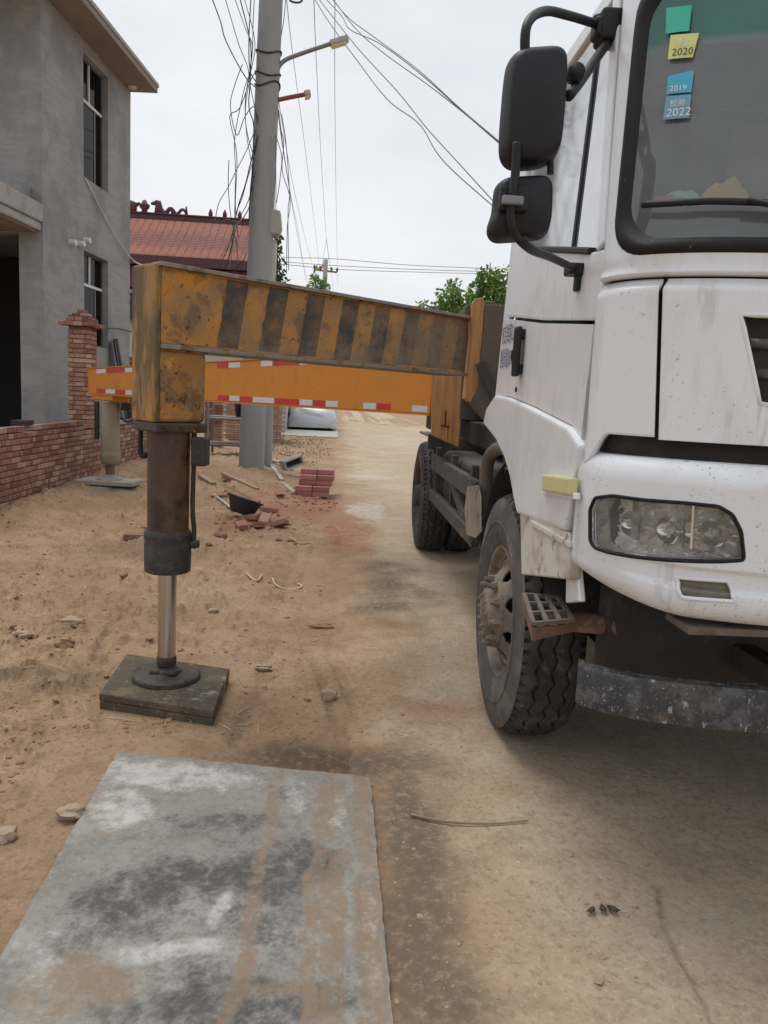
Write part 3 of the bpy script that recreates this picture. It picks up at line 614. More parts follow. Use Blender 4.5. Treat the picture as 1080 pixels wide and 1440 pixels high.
# ---- sides (below and above the belt), roof, back
XS = XC-A0
def sideX(z): return XS+.05*np.maximum(np.asarray(z)-ZBELT, 0)
def spt(px, dx=0.):
    p = onx(*px, XS+dx)
    for _ in range(6): p = onx(*px, float(sideX(p[2]))+dx)
    return p
def side_piece(name, pxs, mat, t=.02, dx=0., bevel=.006, seg=2, parent=truck, mirror=True):
    pl = np.array([spt(p, dx) for p in pxs]); o = obj(name, prism(pl, (t, 0, 0)), mat, parent, bevel=bevel, seg=seg)
    if mirror:
        q = pl.copy(); q[:, 0] = 2*XC-q[:, 0]; obj(name, prism(q, (-t, 0, 0)), mat, parent, bevel=bevel, seg=seg)
    return o
def yz(y, z): return np.array([float(sideX(z)), y, z])
def side_yz(name, pts, mat, t=.02, dx=0., bevel=.006, parent=truck, mirror=True, seg=2):
    pl = np.array([yz(*p) for p in pts]); pl[:, 0] += dx; o = obj(name, prism(pl, (t, 0, 0)), mat, parent, bevel=bevel, seg=seg)
    if mirror:
        q = pl.copy(); q[:, 0] = 2*XC-q[:, 0]; obj(name, prism(q, (-t, 0, 0)), mat, parent, bevel=bevel, seg=seg)
    return o
belt = [spt((716, 345)), spt((755, 352)), spt((832, 354))]
by = [(p[1], p[2]) for p in belt]
dF_t = spt((848, 352)); dF_b = spt((819, 634)); ydf = dF_t[1]+.004; zbelt_f = by[2][1]
fl = [spt(p) for p in [(702, 556), (720, 559), (754, 573), (807, 600)]]       # fender crease
yR = 3.68
# rear quarter, door (lower half, with the swage line), fender
door_low = [(yR-.10, by[0][1]+.03), (by[1][0], by[1][1]), (by[2][0], by[2][1]-.0), (ydf, by[2][1]-.005), (dF_b[1]+.004, dF_b[2]+.015), (fl[3][1]-.12, fl[3][2]-.03), (fl[3][1], fl[3][2]), (fl[2][1], fl[2][2]), (fl[1][1], fl[1][2])]
door_low = [q for q in door_low]
crease = [spt((707, 446)), spt((760, 450)), spt((820, 456))]
# upper door skin above the swage line sits a touch deeper than the lower skin
up = [(yR-.11, by[0][1]+.02), (by[1][0], by[1][1]), (by[2][0]-.0, by[2][1]), (ydf, by[2][1]-.01), (spt((839, 457))[1]+.004, crease[2][2]), (crease[1][1], crease[1][2]), (yR-.11, crease[0][2])]
lo = [(yR-.11, crease[0][2]-.012), (crease[1][1], crease[1][2]-.012), (spt((838, 459))[1]+.004, crease[2][2]-.012), (dF_b[1]+.006, dF_b[2]+.01), (fl[3][1]-.10, fl[3][2]-.05), (fl[3][1], fl[3][2]+.004), (fl[2][1], fl[2][2]+.004), (fl[1][1], fl[1][2]+.004), (yR-.11, fl[0][2]-.0)]
door = side_yz('door', up, WHITE, .03, .004, .008, mirror=False)
side_yz('door_lower_skin', lo, WHITE, .03, -.006, .010, parent=door, mirror=False, seg=3)
side_yz('door', up[:3]+[lo[3], *lo[4:9]], WHITE, .03, .0, .008, mirror=False).matrix_local = Matrix.Translation((2*(0), 0, 0)) @ Matrix.Scale(-1, 4, (1, 0, 0))
side_yz('rear_quarter_panel', [(yR, 2.77), (yR, 1.47), (yR-.102, 1.47), (yR-.102, 2.77)], WHITE, .03, .002, .008)
# window frame bars and glass of the door
zt = 2.70
ftop = (ydf+.20*(zt-ZBELT)+.03, zt)
wyr = 3.96
def bar(name, p, q, wd, mat, dx=0., parent=door, t=.03):
    d = np.array(q)-np.array(p); n = np.array([-d[1], d[0]])/np.linalg.norm(d)*wd/2; p = np.array(p); q = np.array(q)
    return side_yz(name, [tuple(p-n), tuple(q-n), tuple(q+n), tuple(p+n)], mat, t, dx, .006, parent, mirror=False)
bar('window_frame', (ydf+.035, by[2][1]), (ftop[0]+.02, zt), .06, WHITE)
bar('window_frame', (ftop[0], zt+.02), (yR-.11, zt+.02), .06, WHITE, .002)
bar('window_frame', (yR-.145, by[0][1]), (yR-.145, zt), .07, WHITE, .001)
bar('belt_trim', (by[2][0]+.02, by[2][1]+.006), (by[1][0], by[1][1]+.006), .022, BLACKP, -.006)
bar('belt_trim', (by[1][0], by[1][1]+.006), (yR-.17, by[0][1]+.026), .022, BLACKP, -.006)
wg = [(ydf+.05, by[2][1]-.01), (ftop[0]+.04, zt), (yR-.16, zt), (yR-.16, by[0][1]+.0), (by[1][0], by[1][1]-.01)]
side_yz('window_glass', wg, DGLASS, .006, .016, 0, parent=door, mirror=False)
bar('quarter_divider', (ydf+.36, by[2][1]), (ydf+.38, zt), .028, BLACKP, .008)
# the same glass and bars on the far side
pl = np.array([yz(*p) for p in wg]); pl[:, 0] = 2*XC-pl[:, 0]-.016; obj('side_window', prism(pl, (-.006, 0, 0)), DGLASS, truck)
for p, q in (((ydf+.035, by[2][1]), (ftop[0]+.02, zt)), ((ftop[0], zt+.02), (yR-.11, zt+.02)), ((yR-.145, by[0][1]), (yR-.145, zt))):
    a = yz(*p); b = yz(*q); a[0] = 2*XC-a[0]; b[0] = 2*XC-b[0]; obj('window_pillar', beam(a, b, .03, .07, (1, 0, 0)), WHITE, truck, bevel=.006)
# roof and back wall, floor
def roof(u, v):
    front = cabF(u*.985, 2.79+0*u); Xr = XC+(A0-.06)*u; X = front[..., 0]*(1-v)+Xr*v; Y = front[..., 1]*(1-v)+yR*v
    return np.stack([X, Y, 2.735+.11*(1-np.abs(u)**6)*(1-.3*(1-v)**4)], -1)
solid('roof', orient(grid(roof, np.linspace(-1, 1, 60), np.linspace(0, 1, 24)), INSIDE), WHITE, truck, .02)
obj('back_wall', box(XS+.07, 2*XC-XS-.07, yR-.05, yR-.01, 1.15, 2.86), WHITED, truck)
obj('cab_floor', box(XS+.05, 2*XC-XS-.05, 2.3, yR-.06, 1.18, 1.24), DARKST, truck)
obj('interior_lining', box(XS+.09, 2*XC-XS-.09, yR-.10, yR-.055, 1.26, 2.85), INT, truck)
BANDCURT = M('added_curtain_grey', (.40, .42, .41), .9, var=.12, scale=6)  # made-up curtain and rail: the folds put vertical tone bands behind the screen
for sg in (-1, 1):
    obj('added_band_curtain', grid(lambda u, v: np.stack([XC+sg*(.28+.78*u), yR-.16+.035*np.sin(u*46)*(.6+.4*v)+.03*np.sin(u*13), 1.75+1.0*v+0*u], -1), np.linspace(0, 1, 120), np.linspace(0, 1, 6)), BANDCURT, truck, smooth=True)
obj('added_curtain_rail', box(XS+.12, 2*XC-XS-.12, yR-.18, yR-.15, 2.75, 2.78), DASH, truck)
# dashboard, seats, steering wheel
_g = cabF(*px2F((1020, 292))); DZ = float(ony(1020, 292, _g[1]+.13)[2])
dash = grid(lambda u, v: np.stack([XC+u*(A0-.12), cabF(u*.9, 1.885+0*u)[..., 1]+.06+.50*v, DZ-.02*(2*v-1)**2*np.where(v > .5, 1, .3)-.35*sstep(.85, 1, v)], -1), np.linspace(-1, 1, 40), np.linspace(0, 1, 16))
obj('dashboard', dash, DASH, truck, smooth=True)
for sx in (XS+.62, 2*XC-XS-.62):
    obj('seat', join(box(sx-.24, sx+.24, 2.85, 3.35, 1.50, 1.65), box(sx-.23, sx+.23, 3.26, 3.40, 1.66, 2.20), box(sx-.13, sx+.13, 3.28, 3.38, 2.23, 2.40)), DASH, truck, bevel=.04, seg=3)
an = np.linspace(0, 2*PI, 32, endpoint=False); sw = np.stack([2*XC-XS-.62+.23*np.cos(an), 2.62+.23*np.sin(an)*.55, 1.92+.23*np.sin(an)*.83], -1)
obj('steering_wheel', join(tube(sw, .016, 8, closed=True), tube([(2*XC-XS-.62, 2.62, 1.92), (2*XC-XS-.62, 2.42, 1.66)], .035, 10), beam(sw[0], sw[16], .03, .02)), DASH, truck, smooth=True)
for sg in (-1, 1):
    obj('sun_visor', orient(grid(lambda u, v: cabF(sg*(.1+.68*u), 2.46+.17*v, -.07-.0*v), np.linspace(0, 1, 14), np.linspace(0, 1, 4)), INSIDE), INT, truck, smooth=True)
# things left on the dashboard
def crumple(name, c, sx, sy, sz, mat, label, cat, seed, n=14):
    u = np.linspace(-1, 1, n); Ug, Vg = np.meshgrid(u, u, indexing='ij'); X = c[0]+sx*Ug+.02*np.sin(3*Vg+seed); Y = c[1]+sy*Vg; Z = c[2]+sz*np.clip(1-np.abs(Ug)**1.5-.1*np.abs(Vg)+.5*(fbm(Ug*2+seed, Vg*2, 3)-.5), .02, 2)*np.clip((Vg+1)*1.6, 0.02, 1)
    P = np.stack([X, Y, Z], -1).reshape(-1, 3); f = [(i*n+j, (i+1)*n+j, (i+1)*n+j+1, i*n+j+1) for i in range(n-1) for j in range(n-1)]
    o = obj(name, (P, f), mat, smooth=False); md = o.modifiers.new('s', 'SOLIDIFY'); md.thickness = .002; return tag(o, label, cat)
PAPER = M('yellow_paper', (.80, .55, .16), .7, var=.1, scale=10); REDC = M('red_plastic', (.65, .05, .07), .5, var=.2, scale=14); MINT = M('mint_cloth', (.40, .75, .64), .8, var=.2, scale=14)
q0 = ony(1024, 290, _g[1]+.15)
crumple('folded_paper', (q0[0], q0[1], DZ), .075, .05, .085, PAPER, 'crumpled yellow paper lying on the dashboard behind the windscreen', 'paper', 1)
q1 = ony(945, 290, _g[1]+.17)
crumple('plastic_bag', (q1[0], q1[1], DZ), .06, .04, .03, REDC, 'flattened red plastic bag in the corner of the dashboard', 'bag', 5)
q2 = ony(958, 280, _g[1]+.17)
crumple('dust_cloth', (q2[0], q2[1], DZ+.02), .04, .03, .03, MINT, 'small mint green cloth on top of the red plastic bag', 'cloth', 9)

# ---- lettering and handle on the door
ex = np.array([0, -1, 0.]); ez = np.array([0, 0, 1.]); INK = M('blue_black_print', (.10, .10, .17), .6, var=.2, scale=60)
tp = spt((705, 478)); hz_ = spt((704, 500))
xs_ = XS-.0105
obj('lettering', text_vf('核定载客2人', .076, (xs_, yR-.125, tp[2]-.02), ex*.68, ez*1.2), INK, door)
obj('lettering', text_vf('整备质量28000kg', .067, (xs_, yR-.125, tp[2]-.125), ex*.6, ez*1.4), INK, door)
hc = spt((737, 495)); hy, hz2 = hc[1], hc[2]
hs = [(hy+.05, hz2+.02), (hy+.05, hz2-.03)]
obj('handle', join(obox((XS-.030, hy, hz2), (1, 0, 0), (0, 1, 0), (0, 0, 1), .022, .075, .20), obox((XS-.014, hy, hz2+.07), (1, 0, 0), (0, 1, 0), (0, 0, 1), .035, .06, .04), obox((XS-.014, hy, hz2-.07), (1, 0, 0), (0, 1, 0), (0, 0, 1), .035, .06, .04)), BLACKP, door, bevel=.012, seg=3)
obj('lock', cyl((XS-.03, hy+.085, hz2-.01), (XS+.01, hy+.085, hz2-.01), .026, 16), BLACKP, door, bevel=.004)
obj('lock', cyl((XS-.012, hy+.055, hz2-.15), (XS+.01, hy+.055, hz2-.15), .010, 12), BLACKP, door)

# ---- fender with side indicator
Yw, Rw = 3.36, .54
fpts = [(fl[0][1]+.0, fl[0][2]), (fl[1][1], fl[1][2]), (fl[2][1], fl[2][2]), (fl[3][1], fl[3][2]), (spt((826, 626))[1], spt((826, 626))[2]), (spt((816, 668))[1], spt((816, 668))[2]), (spt((803, 748))[1], spt((803, 748))[2]), (spt((734, 723))[1], spt((734, 723))[2])]
arch = [spt(p) for p in [(729, 700), (724, 672), (716, 645), (704, 620), (693, 606), (685, 597)]]
fpts += [(p[1], p[2]) for p in arch]+[(spt((690, 574))[1], spt((690, 574))[2])]
fender = side_yz('fender', fpts, WHITE, .05, -.024, .016, mirror=False, seg=3)
pl = np.array([yz(*p) for p in fpts]); pl[:, 0] = 2*XC-pl[:, 0]+.024; obj('fender', prism(pl, (-.05, 0, 0)), WHITE, truck, bevel=.016)
ic = [spt(p, -.03) for p in [(770, 667), (810, 672), (808, 697), (770, 691)]]
obj('side_indicator', prism(np.array(ic)+[.01, 0, 0], (-.03, 0, 0)), AMBER, fender, bevel=.008, seg=3)
ib = [spt(p, -.026) for p in [(766, 688), (812, 693), (812, 703), (766, 695)]]
obj('indicator_base', prism(np.array(ib)+[.01, 0, 0], (-.02, 0, 0)), WHITE, fender, bevel=.004)
# dirty mudguard below the fender, flap behind the bumper, steps
mud = [spt(p, -.018) for p in [(731, 716), (800, 750), (799, 815), (733, 808)]]
obj('mudguard', prism(np.array(mud), (.04, 0, 0)), WHITED, truck, bevel=.006)
obj('mudguard_ledge', prism(np.array([spt(p, -.026) for p in [(746, 731), (799, 762), (799, 770), (746, 739)]]), (.02, 0, 0)), WHITED, truck, bevel=.003)
q = np.array(mud); q[:, 0] = 2*XC-q[:, 0]; obj('mudguard', prism(q, (-.04, 0, 0)), WHITED, truck, bevel=.006)
# rounded wheel-arch lining
la = np.linspace(math.radians(20), math.radians(172), 26)
lin = np.array([[Yw+.66*math.cos(a), .56+.66*math.sin(a)] for a in la])
V = np.concatenate([np.stack([np.full(26, XS+.05), lin[:, 0], lin[:, 1]], -1), np.stack([np.full(26, XS+.55), lin[:, 0], lin[:, 1]], -1)])
obj('wheel_arch', (V, [(i, i+1, 27+i, 26+i) for i in range(25)]), DARKST, truck, smooth=True)
V2 = V.copy(); V2[:, 0] = 2*XC-V2[:, 0]; obj('wheel_arch', (V2, [(i, i+1, 27+i, 26+i) for i in range(25)]), DARKST, truck, smooth=True)

# ---- bumper
ZB0, ZB1 = .905, 1.333
def bumpF(s, v, off=0.):
    s = np.asarray(s, float); v = np.asarray(v, float); ex, ey = plan(s); z = ZB0+(ZB1-ZB0)*v
    top = sstep(.80, 1.0, v); bot = sstep(.20, 0., v)
    inn = .075*(1-np.sqrt(np.clip(1-np.clip((v-.84)/.16, 0, 1)**2, 0, 1)))+.085*(1-np.sqrt(np.clip(1-np.clip((.17-v)/.17, 0, 1)**2, 0, 1)))
    band = .014*sstep(.36, .33, v)*sstep(.20, .24, v)*sstep(-.86, -.74, -np.abs(s))          # the recessed band with the fog lamps
    a = A0+.012-inn*.6-band+off; b = .50-inn-band+off
    zz = z+.07*sstep(.70, .98, np.abs(s))*(1-v)**3
    return np.stack([XC+a*ex, 2.31-b*ey+.0*s, zz], -1)
def px2B(px): return invpx(bumpF, px, -1, 0, 0, 1)
sBL = px2B((806, 742))[0]
hl_px = [(829, 716), (836, 700), (862, 697), (905, 703), (960, 707), (1010, 712), (1030, 724), (1042, 748), (1046, 788), (1010, 790), (960, 789), (900, 784), (855, 777), (835, 770), (829, 760)]
hl = np.array([px2B(p) for p in hl_px]); fogp = np.array([px2B(p) for p in [(950, 811), (1024, 817), (1034, 846), (958, 840)]])
def smoothloop(l, n=160):
    l = resample(np.array(l)*[LF, .48], n)
    for _ in range(2): l = .25*np.roll(l, 1, 0)+.5*l+.25*np.roll(l, -1, 0)
    return l/[LF, .48]
hl_s = smoothloop(hl); fog_s = smoothloop(fogp, 90)
def mirror_(l): return np.array(l)*[-1, 1]
hm = [hl_s, fog_s, mirror_(hl_s), mirror_(fog_s)]
def bhole(u, v):
    r = np.zeros(u.shape, bool)
    for l in hm: r |= inpoly(l, u, v)
    return r
bump = solid('bumper', orient(grid(bumpF, np.linspace(sBL, -sBL, 620), np.linspace(0, 1, 110), bhole), INSIDE), BUMPW, truck, .012)
def lampset(loop, kind):
    sg = 1 if loop[:, 0].mean() < 0 else -1
    c = loop.mean(0); n = len(loop)
    def scaled(k, d): l = c+(loop-c)*k; return bumpF(l[:, 0], l[:, 1], d)
    def fill(k, d, m=10):
        V = np.concatenate([scaled(k*t, d) for t in np.linspace(1, .01, m)]); f = []
        for i in range(m-1):
            for q in range(n): f.append((i*n+q, i*n+(q+1) % n, (i+1)*n+(q+1) % n, (i+1)*n+q))
        return orient((V, f), INSIDE)
    if kind == 'head':
        v_, f_ = fill(1.04, -.075, 14); rr_ = np.random.default_rng(5); v_ = v_+rr_.normal(size=(len(v_)//4+1, 1)).repeat(4, 0)[:len(v_)]*np.array([.0, .007, .0])+rr_.normal(size=v_.shape)*.0015
        h = obj('headlight', (v_, f_), LAMPBACK, truck)
        obj('gasket', tube(scaled(1.0, -.002), .0055, 8, closed=True), SEALM, h, smooth=True)
        wall = np.concatenate([scaled(1., -.002), scaled(.97, -.08)]); obj('housing', orient((wall, [(i, (i+1) % n, n+(i+1) % n, n+i) for i in range(n)]), bumpF(c[0], c[1]), True), LAMPBACK, h, smooth=True)
        obj('lens', fill(.985, -.012), LENS, h, smooth=True)
        obj('lens_rim', tube(scaled(.955, -.014), .0022, 6, closed=True), SILVER, h, smooth=True)
        for (u0, v0, r) in hlb:
            p = bumpF(np.array(sg*u0), np.array(v0), -.062); p2 = bumpF(np.array(sg*u0), np.array(v0), -.03); d = p2-p; d /= np.linalg.norm(d)
            obj('reflector', lathe(p-d*.012, d, [(0, .010), (.003, r*.30), (.010, r*.52), (.020, r*.68)], 28, cap=False), SILVER, h, smooth=True)
            obj('bulb', lathe(p-d*.012, d, [(0, .010), (.02, .011), (.03, .007), (.034, .001)], 14), BULB, h, smooth=True)
        for t in (.30, .625):
            l0 = hl[0]*(1-t)+hl[6]*t
            a = bumpF(np.array(sg*(hl[:, 0].min()*(1-t)+hl[:, 0].max()*t)), np.array(.40+.36*.95), -.03); b = bumpF(np.array(sg*(hl[:, 0].min()*(1-t)+hl[:, 0].max()*t+.004)), np.array(.46), -.03)
            obj('reflector_divider', beam(a, b, .006, .045, (0, 1, 0)), SILVER, h)
    else:
        h = obj('fog_lamp', fill(1.02, -.022), LAMPBACK, truck, smooth=True)
        obj('lens', fill(.96, -.010), FOGL, h, smooth=True)
        obj('bezel', tube(scaled(1.0, .0), .006, 8, closed=True), BUMPW, h, smooth=True)
LAMPBACK = M('lamp_backing', (.88, .87, .84), .2, .25, var=.12, scale=25, layers=[((.22, .21, .19), .56, .62, 14, .55)]); BULB = M('bulb_glass', (.7, .68, .62), .1, .3, var=.05); FOGL = M('dirty_fog_lens', (.17, .155, .115), .3, var=.25, scale=30, layers=[((.10, .09, .07), .5, .7, 20, .6)])
hlb = [(*px2B((866, 738)), .052), (*px2B((925, 747)), .058), (*px2B((993, 752)), .056)]
hlb = [(min(u, -.01), v, r) for u, v, r in hlb]
lampset(hl_s, 'head'); lampset(fog_s, 'fog'); lampset(mirror_(hl_s), 'head'); lampset(mirror_(fog_s), 'fog')
# flap of the bumper that runs down behind its corner
fp_ = [spt(p, .012) for p in [(797, 742), (806, 742), (811, 800), (815, 846), (795, 848)]]
obj('bumper_flap', prism(np.array(fp_), (.02, 0, 0)), WHITE, bump, bevel=.005)
# step and its bracket
st0 = np.array([.80, 2.93, .708])
stepf = truck
sc = [onz(*p, .79) for p in [(737, 836), (785, 840), (806, 872), (750, 877)]]
a, b, c_, d_ = [np.array(q) for q in sc]; RUSTY = M('rusty_channel', (.16, .085, .055), .85, var=.3, scale=10, layers=[((.28, .20, .15), .5, .62, 14, .6)], bump=(.4, 60, .006))
fr = []
for t in (0, .33, .67, 1): fr.append(beam(a*(1-t)+d_*t, b*(1-t)+c_*t, .014, .012))
for t in (0, .33, .66, 1): fr.append(beam(a*(1-t)+b*t, d_*(1-t)+c_*t, .014, .0125))
step = obj('step', join(*fr), DUSTYST, truck)
obj('step_channel', join(prism([d_-[0, 0, .012], c_-[0, 0, .012], c_-[0, 0, .04], d_-[0, 0, .055]], (0, .012, 0)), prism([a-[0, 0, .012], d_-[0, 0, .012], d_-[0, 0, .055], a-[0, 0, .05]], (.012, 0, 0))), RUSTY, step)
obj('step_bracket', tube(smoothpath([(a+c_)/2-[0, 0, .045], (a+c_)/2+[.2, -.02, -.05], (a+c_)/2+[.235, -.045, -.045]], 5), .034, 10), RUSTY, step, smooth=True)

# ---- scraped steel bar under the bumper
b0 = ony(812, 965, 2.36)
BZ = (.605, .722)
def barF(u, w_):
    ex, ey = plan(u); return np.stack([XC+(A0+.03)*ex*1.0, 2.44-.30*ey, 0*u+w_], -1)
sv = np.linspace(-.915, .915, 70); secs = []
for t in sv:
    ex_, ey_ = plan(np.array(t)); xb = XC+(A0+.02)*float(ex_); yb = 2.20-.30*float(ey_)
    n_ = np.array([(XC-xb)*.35, 1.3]) ; n_ = n_/np.linalg.norm(n_)
    def at_(d, z): return (xb+n_[0]*d, yb+n_[1]*d, z)
    secs.append([at_(0, BZ[0]), at_(0, BZ[1]-.012), at_(.010, BZ[1]), at_(.05, BZ[1]), at_(.05, BZ[1]-.012), at_(.012, BZ[1]-.014), at_(.012, BZ[0])])
k = 7; V = np.array(secs).reshape(-1, 3); f = [(i*k+q, i*k+(q+1) % k, (i+1)*k+(q+1) % k, (i+1)*k+q) for i in range(len(sv)-1) for q in range(k)]+[tuple(range(k)), tuple((len(sv)-1)*k+q for q in range(k-1, -1, -1))]
obj('underrun_bar', (V, f), BARST, truck, angle=40)
obj('bar_bracket', box(1.35, 1.43, 1.98, 2.7, .62, .70), DARKST, truck, bevel=.005)
obj('bar_bracket', box(2.47, 2.55, 1.98, 2.7, .62, .70), DARKST, truck, bevel=.005)
obj('number_plate_holder', box(.95, 1.19, 1.93, 2.08, .872, .893), DUSTYST, truck, bevel=.004)

# ---- wheels
TW_ = .250
def tread_mesh(R=.54, wd=TW_, nt=520, nw=88):
    """tread band round the x axis, zigzag grooves cut in; outer side at x=0, inner at x=wd"""
    th_ = np.linspace(0, 2*PI, nt, endpoint=False); ww = np.linspace(0, 1, nw); T, Wd = np.meshgrid(th_, ww, indexing='ij')
    tri = 2*np.abs(((T*34/(2*PI)) % 1)-.5)-.5
    g = np.zeros_like(T)
    for c in (.26, .5, .74): g = np.maximum(g, 1-sstep(.014, .022, np.abs(Wd-c-.04*tri*2)))
    blk = ((T*68/(2*PI)) % 1)
    sh = np.maximum(sstep(.13, .07, Wd), sstep(.87, .93, Wd))*(1-sstep(.10, .18, np.abs(blk-.5)))
    sipe = (1-sstep(.03, .06, np.abs(((T*34/(2*PI)+.25) % 1)-.5)))*sstep(.12, .14, np.abs(Wd-.5))*0
    r = R-.018*g-.022*sh-.03*np.abs(2*Wd-1)**4
    P = np.stack([Wd*wd, r*np.sin(T), r*np.cos(T)], -1).reshape(-1, 3); i, j = np.meshgrid(np.arange(nt), np.arange(nw-1), indexing='ij'); a = i*nw+j; b = ((i+1) % nt)*nw+j
    return P, np.stack([a, a+1, b+1, b], -1).reshape(-1, 4)
def wheel(name, xo, yc, inward, R=.54, front=True, fine=True):
    """outer tyre face at xo; inward=+1 when the wheel's inside points to +x"""
    P, f = tread_mesh(nt=520 if fine else 200, nw=88 if fine else 30)
    def put(v): v = np.array(v, float); v[:, 0] = xo+inward*v[:, 0]; v[:, 1] += yc; v[:, 2] += R-.012; return v
    f = [tuple(q) for q in f] if inward < 0 else [tuple(q[::-1]) for q in f]
    t = obj('tyre', (put(P), f), TYRE, truck, smooth=True)
    so_ = [(.0005, R-.028), (-.004, R-.045), (-.010, R-.075), (-.015, R-.11), (-.017, R-.15), (-.012, R-.19), (.0, R-.225), (.004, R-.235), (.012, R-.238), (.016, R-.25)]
    si = [(TW_-a, r) for a, r in so_]
    for sd_ in (so_, si):
        v, g = lathe((0, 0, 0), (1, 0, 0), sd_, 72, cap=False); obj('sidewall', (put(v), g), TYRES if front else TYRE, t, smooth=True)
    v, g = lathe((0, 0, 0), (1, 0, 0), [(-.016, R-.13), (-.020, R-.132), (-.020, R-.140), (-.015, R-.144)], 72, cap=False); obj('sidewall_rib', (put(v), g), TYRES, t, smooth=True)
    # rim dish with hand holes
    dish = -.012 if front else .13
    prof = [(.010, R-.238), (.002, R-.245), (.010, R-.258), (.035, R-.262), (.05, R-.27), (.045, R-.29)]
    v, g = lathe((0, 0, 0), (1, 0, 0), prof, 72, cap=False); RM_ = RIM if front else DARKST; rm = obj('rim', (put(v), g), RM_, truck, smooth=True)
    def df(T, q):
        r = .245+(.125-.245)*q; x = .045+(dish-.045)*sstep(0, 1, q*1.1); return np.stack([x, r*np.sin(T), r*np.cos(T)], -1)
    def hole(T, q): return (((((T*8/(2*PI)) % 1)-.5)/.20)**2+((q-.42)/.25)**2) < 1
    v, g = grid(df, np.linspace(0, 2*PI, 193), np.linspace(0, 1, 22), hole); o = obj('disc', (put(v), g), RM_, rm, smooth=True)
    o.modifiers.new('s', 'SOLIDIFY').thickness = .012
    hub = [(dish+.01, .165), (dish-.008, .163), (dish-.010, .120), (dish-.02, .112), (dish-.045, .100), (dish-.052, .085), (dish-.055, .03), (dish-.055, .001)] if front else [(dish, .16), (dish-.02, .15), (dish-.10, .12), (dish-.16, .10), (dish-.165, .001)]
    v, g = lathe((0, 0, 0), (1, 0, 0), hub, 40, cap=False); obj('hub', (put(v), g), RM_, rm, smooth=True)
    for k in range(10):
        a = 2*PI*k/10+.2; c = np.array([0, .1425*math.sin(a), .1425*math.cos(a)])
        v, g = lathe(c, (1, 0, 0), [(dish-.008, .021), (dish-.034, .019), (dish-.036, .012), (dish-.052, .011)], 6); obj('wheel_nut', (put(v), g), RM_, rm)
    for k in range(8):
        a = 2*PI*k/8; c = np.array([0, .075*math.sin(a), .075*math.cos(a)]); v, g = lathe(c, (1, 0, 0), [(dish-.05, .010), (dish-.062, .009)], 6); obj('hub_bolt', (put(v), g), RM_, rm)
    v, g = lathe((0, 0, 0), (1, 0, 0), [(.09, .21), (.26, .21)], 40); obj('brake_drum', (put(v), g), DARKST, rm, smooth=True)
XT = .75
wheel('wheel', XT, Yw, 1); wheel('wheel', 2*XC-XT, Yw, -1, fine=False)
YW2 = 7.55
for yy in (YW2,):
    wheel('wheel', XT+.055, yy, 1, front=False, fine=(yy == YW2)); wheel('wheel', 2*XC-XT-.055, yy, -1, front=False, fine=False)
    for xx in (XT+.34, 2*XC-XT-.34-TW_):
        v, g = tread_mesh(nt=120, nw=24); v = v.copy(); v[:, 0] += xx; v[:, 1] += yy; v[:, 2] += .528; obj('inner_tyre', (v, [tuple(q) for q in g]), TYRE, truck, smooth=True)
def tbox(x0, x1, y0, y1, z0, z1): return box(x0+XC-2.04, x1+XC-2.04, y0, y1, z0, z1)
# ---- chassis
obj('chassis_rail', tbox(1.60, 1.68, 2.1, 10.6, .78, 1.06), DARKST, truck, bevel=.006); obj('chassis_rail', tbox(2.40, 2.48, 2.1, 10.6, .78, 1.06), DARKST, truck, bevel=.006)
obj('front_axle', tube([(1.02, Yw, .53), (1.3, Yw, .47), (2.78, Yw, .47), (3.06, Yw, .53)], .06, 10), DARKST, truck, smooth=True)
for yy in (YW2,): obj('rear_axle', tube([(1.1, yy, .53), (1.8, yy, .53), (2.04, yy, .53), (2.28, yy, .53), (2.98, yy, .53)], [.07, .08, .18, .08, .07], 14), DARKST, truck, smooth=True)
obj('engine', join(tbox(1.72, 2.36, 2.7, 4.3, .62, 1.16), tbox(1.82, 2.26, 2.9, 4.0, .5, .61), tbox(1.69, 2.39, 2.52, 2.64, .6, 1.1)), DARKST, truck, bevel=.03)
obj('radiator', tbox(1.45, 2.63, 2.22, 2.32, .78, 1.3), DARKST, truck, bevel=.01)
obj('leaf_spring', join(tbox(1.18, 1.27, 2.75, 4.15, .50, .56), tbox(1.18, 1.27, 2.95, 3.95, .565, .62)), DARKST, truck, bevel=.005); obj('leaf_spring', join(tbox(2.81, 2.90, 2.75, 4.15, .50, .56), tbox(2.81, 2.90, 2.95, 3.95, .565, .62)), DARKST, truck, bevel=.005)
obj('front_crossmember', tbox(1.0, 3.08, 2.42, 2.52, .56, .98), DARKST, truck, bevel=.01)  # crossmember deepened to fill the gap below the bumper and darken it
obj('steering_link', tube([(1.15, 3.05, .5), (2.95, 3.05, .5)], .025, 8), DARKST, truck, smooth=True)
obj('subframe', tbox(1.25, 2.83, 4.35, 10.4, 1.10, 1.30), DARKST, truck, bevel=.01)
obj('pump_body', join(tbox(1.15, 2.93, 6.9, 10.3, 1.32, 1.75)), DUSTYST, truck, bevel=.02)
obj('added_undertray', join(tbox(1.15, 2.93, 2.55, 2.95, .60, .64), tbox(1.32, 2.76, 2.95, 5.2, .44, .48)), DARKST, truck, bevel=.01)  # flat sheets added to keep light off the ground under the truck
obj('side_tank', tbox(2.62, 3.06, 4.6, 6.75, .5, 1.04), TANK, truck, bevel=.05, seg=4)  # unseen far tank, added to help darken the ground below
